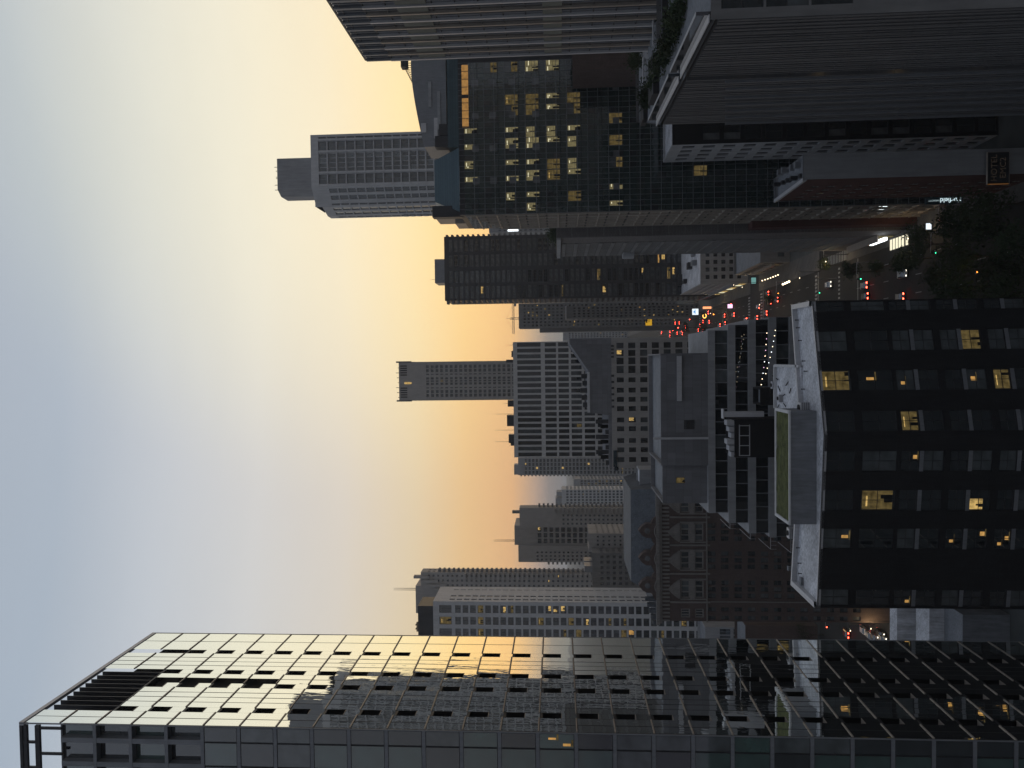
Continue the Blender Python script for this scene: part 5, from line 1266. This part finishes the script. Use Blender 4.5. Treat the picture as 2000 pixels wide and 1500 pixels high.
for nm, c in (('white', (.6, .6, .6)), ('silver', (.35, .36, .38)), ('grey', (.12, .12, .13)), ('black', (.02, .02, .022)), ('red', (.25, .03, .03)), ('blue', (.04, .07, .16))): PAINT[nm] = material('paint_'+nm, c, .3, .05, .5, metal=.2, spec=.5)
CM = car_meshes(None); MESH = {}
M['red_dim'] = emit('red_dim', (1, .05, .03), 1.2)
for nm, mt_ in PAINT.items(): MESH['body', nm] = CM['body'].mesh('body', [mt_])
MESH['window'] = CM['window'].mesh('window', ['glass_dark']); MESH['wheel'] = CM['wheel'].mesh('wheel', ['black']); MESH['rim'] = CM['rim'].mesh('rim', ['metal_grey'])
for nm in ('red_light', 'red_dim'): MESH['tail', nm] = CM['tail_light'].mesh('tail_light', [nm])
for nm in ('head_light', 'metal_pale'): MESH['head', nm] = CM['headlight'].mesh('headlight', [nm])
def car(px, py, colr, label, away=True, on=True, group='cars in the street'):
    q = ground(px, py, .7); x, y = q.x, q.y; rz = 0 if away else math.pi; s = 1 if away else -1
    t = thing('car', label, 'car', (x, y, 0), group)
    P_ = lambda a, b, z: (x+s*a, y+s*b, z)
    link('body', MESH['body', colr], t, (x, y, 0), rz); link('window', MESH['window'], t, (x, y, 0), rz)
    for a in (-.82, .82):
        for b_ in (-1.4, 1.42): link('rim', MESH['rim'], link('wheel', MESH['wheel'], t, P_(a, b_, .33), rz))
        link('tail_light', MESH['tail', 'red_light' if on else 'red_dim'], t, P_(a*.8, -2.24, .8), rz)
        link('headlight', MESH['head', 'head_light' if on and not away else 'metal_pale'], t, P_(a*.8, 2.17, .7), rz)
cars = [(1618, 556, 'white', 'white car alone on the cross street by the dotted crossing', False), (1762, 535, 'silver', 'silver car at the kerb in front of the lit shop panes', False), (1687, 558, 'silver', 'car with brake lights on, beside the corner tree', True), (1689, 579, 'black', 'dark car braking in the lane nearest the brick block', True), (1757, 580, 'grey', 'lone grey car braking on the empty near road', True),
        (1503, 591, 'red', 'red car braking at the middle crossing', True), (1516, 586, 'grey', 'grey car waiting right of the red car', True), (1495, 612, 'black', 'black car with twin red lights before the middle crossing', True), (1477, 621, 'grey', 'grey car braking behind the middle crossing stripes', True), (1432, 615, 'silver', 'silver car past the middle crossing', True),
        (1415, 632, 'black', 'dark car braking where the road passes the ribbon window block', True), (1400, 643, 'white', 'white car half hidden by the ribbon window block', True), (1372, 646, 'red', 'left of two close braking cars before the neon loop', True), (1381, 647, 'black', 'right of two close braking cars before the neon loop', True), (1366, 636, 'grey', 'grey car below the yellow neon loop', True), (1384, 629, 'blue', 'blue car turning under the orange strip sign', True),
        (1338, 643, 'grey', 'car far down the road left of the farthest tree', True), (1326, 631, 'red', 'far red-lit car by the green signal', True), (1308, 648, 'silver', 'far silver car near the vanishing point', True), (1322, 651, 'black', 'far dark car at the road bend, behind the beige block', True), (1292, 647, 'grey', 'very far car next to the vanishing point', True), (1330, 649, 'white', 'far white car in the last queue', True)]
for px, py, c_, lab, aw in cars: car(px, py, c_, lab, aw)
for i, (px, py, aw) in enumerate(((1687, 1231, False), (1698, 1240, False), (1708, 1244, False), (1720, 1238, False), (1652, 1236, True), (1724, 1247, False))):
    car(px, py, ('white', 'silver', 'grey', 'black', 'red', 'silver')[i], ('white car with headlights on, leading the row beside the mirrored tower', 'silver car second in the headlight row beside the mirrored tower', 'grey car third in the headlight row beside the mirrored tower', 'black car with lit headlights by the low roof in the gap', 'red car with tail lights in the gap beside the mirrored tower', 'last silver car at the mirrored tower edge')[i], aw, group='cars in the side gap')

for k in range(26):                                     # the far queue, pinpricks of red
    yq = 300+15*k+rr.random()*8; xq = (13.3, 17.7, 22.2, 26.6)[(k*3) % 4]; d_ = Vector((xq, yq, .7))-Vector((0, 0, H)); f_ = d_.dot(fw)
    car(1000-d_.dot(up)/f_*F, 750-d_.dot(rt)/f_*F, ('grey', 'black', 'silver', 'white', 'blue')[k % 5], 'far car in the queue of tail lights down the street', True, group='far queue of cars')
# ================================================================== traffic signals and street lamps
def signal(px, py, z, label, on, armdir=1):
    q = ground(px, py, z); t = thing('traffic_light', label, 'traffic light', (q.x+armdir*4.5, q.y, .14), 'traffic lights along the street')
    v = MB(); v.tube((q.x+armdir*4.5, q.y, .14), (q.x+armdir*4.5, q.y, z+.6), .1, .07, 8); v.build('pole', 'metal_grey', t)
    v = MB(); v.tube((q.x+armdir*4.5, q.y, z+.5), (q.x, q.y+.1, z+.55), .06, .04, 6); v.build('arm', 'metal_pale', t)
    v = MB(); v.box(q.x-.18, q.x+.18, q.y, q.y+.25, z-.75, z+.4); hd_ = v.build('head', 'black', t)
    v = MB(); v.ball((q.x, q.y-.05, z-.55 if on == 'green_light' else (z+.2 if on == 'red_light' else z-.18)), .17 if q.y < 300 else .3); v.build('lens', on, hd_)
for px, py, z, lab, on, ad in ((1597, 572, 6, 'green traffic light on a pale arm over the dotted crossing', 'green_light', 1), (1677, 545, 6, 'green traffic light in front of the corner tree', 'green_light', 1), (1823, 494, 6, 'green traffic light beside the dark trees', 'green_light', 1), (1519, 573, 5.5, 'amber traffic light by the middle crossing tree', 'amber_light', 1), (1612, 518, 4, 'amber crossing signal under the small dark tree', 'amber_light', 1), (1287, 640, 6, 'large far green traffic light near the vanishing point', 'green_light', 1), (1838, 430, 6, 'red traffic light beside the small white sign', 'red_light', 1), (1325, 640, 6, 'far red traffic light before the vanishing point', 'red_light', 1), (1393, 614, 5, 'amber traffic light beside the yellow neon loop', 'amber_light', 1), (1616, 1225, 6, 'red traffic light in the gap beside the mirrored tower', 'red_light', 1)):
    signal(px, py, z, lab, on, ad)
def street_lamp(px, py, z, label, mat='bulb', power=600, side=1, col=(1, .72, .38)):
    q = ground(px, py, z); t = thing('street_lamp', label, 'street lamp', (q.x+side*2, q.y, .14), 'street lamps')
    v = MB(); v.tube((q.x+side*2, q.y, .14), (q.x+side*2, q.y, z+.3), .11, .07, 8); v.build('pole', 'metal_dark', t)
    v = MB(); v.tube((q.x+side*2, q.y, z+.25), (q.x, q.y, z+.2), .05, k=6); v.build('arm', 'metal_dark', t)
    v = MB(); v.box(q.x-.35, q.x+.35, q.y-.15, q.y+.15, z, z+.18); v.build('hood', 'metal_grey', t)
    v = MB(); v.ball((q.x, q.y, z-.06), .2); v.build('bulb', mat, t)
    l = bpy.data.lights.new('street_lamp_light', 'POINT'); l.energy = power*.7; l.color = col; l.shadow_soft_size = .25
    lo_ = bpy.data.objects.new('lamp_light', l); COL.objects.link(lo_); lo_.parent = t; lo_.location = Vector((q.x, q.y, z-.45))-Vector(BASE[t.name])
for a in ((1907, 532, 8, 'yellow glowing street lamp among the dark trees', 'amber_light', 120, 1, (1, .85, .2)), (1845, 547, 7, 'dim yellow lamp half hidden by the leaves', 'lit_warm', 90, 1, (1, .85, .2)), (1561, 543, 7, 'bright white lamp at the end of the patio', 'bulb', 600), (1449, 561, 8, 'white street lamp at the end of the wall lamp row', 'bulb', 800), (1483, 595, 8, 'street lamp glowing yellow by the middle crossing', 'bulb', 800), (1334, 597, 8, 'pair lamp above the far corner of the white roof', 'bulb', 600), (1387, 612, 7, 'warm street lamp between the neon signs', 'bulb', 1000), (1772, 466, 6, 'bright flat lamp under the corner canopy', 'bulb', 600), (1612, 511, 7, 'warm lamp beside the amber crossing signal', 'bulb', 900), (1660, 1232, 7, 'street lamp over the car park in the gap beside the mirrored tower', 'bulb', 900), (1700, 1228, 7, 'second street lamp over the headlight row in the gap', 'bulb', 900)):
    street_lamp(*a)

# ================================================================== haze
hz = MB(); hz.box(-9500, 9500, -400, 9500, -1.5, 215)
ho = hz.build('haze', []) if False else link('haze', hz.mesh('haze', []))
ho['kind'] = 'stuff'
hm = bpy.data.materials.new('haze'); hm.use_nodes = True; t = hm.node_tree; t.nodes.clear()
o_ = N(t, 'ShaderNodeOutputMaterial'); pv = N(t, 'ShaderNodeVolumePrincipled'); pv.inputs['Density'].default_value = .00017
pv.inputs['Color'].default_value = (.92, .95, 1, 1); pv.inputs['Anisotropy'].default_value = .2
t.links.new(pv.outputs[0], o_.inputs['Volume']); ho.data.materials.append(hm)
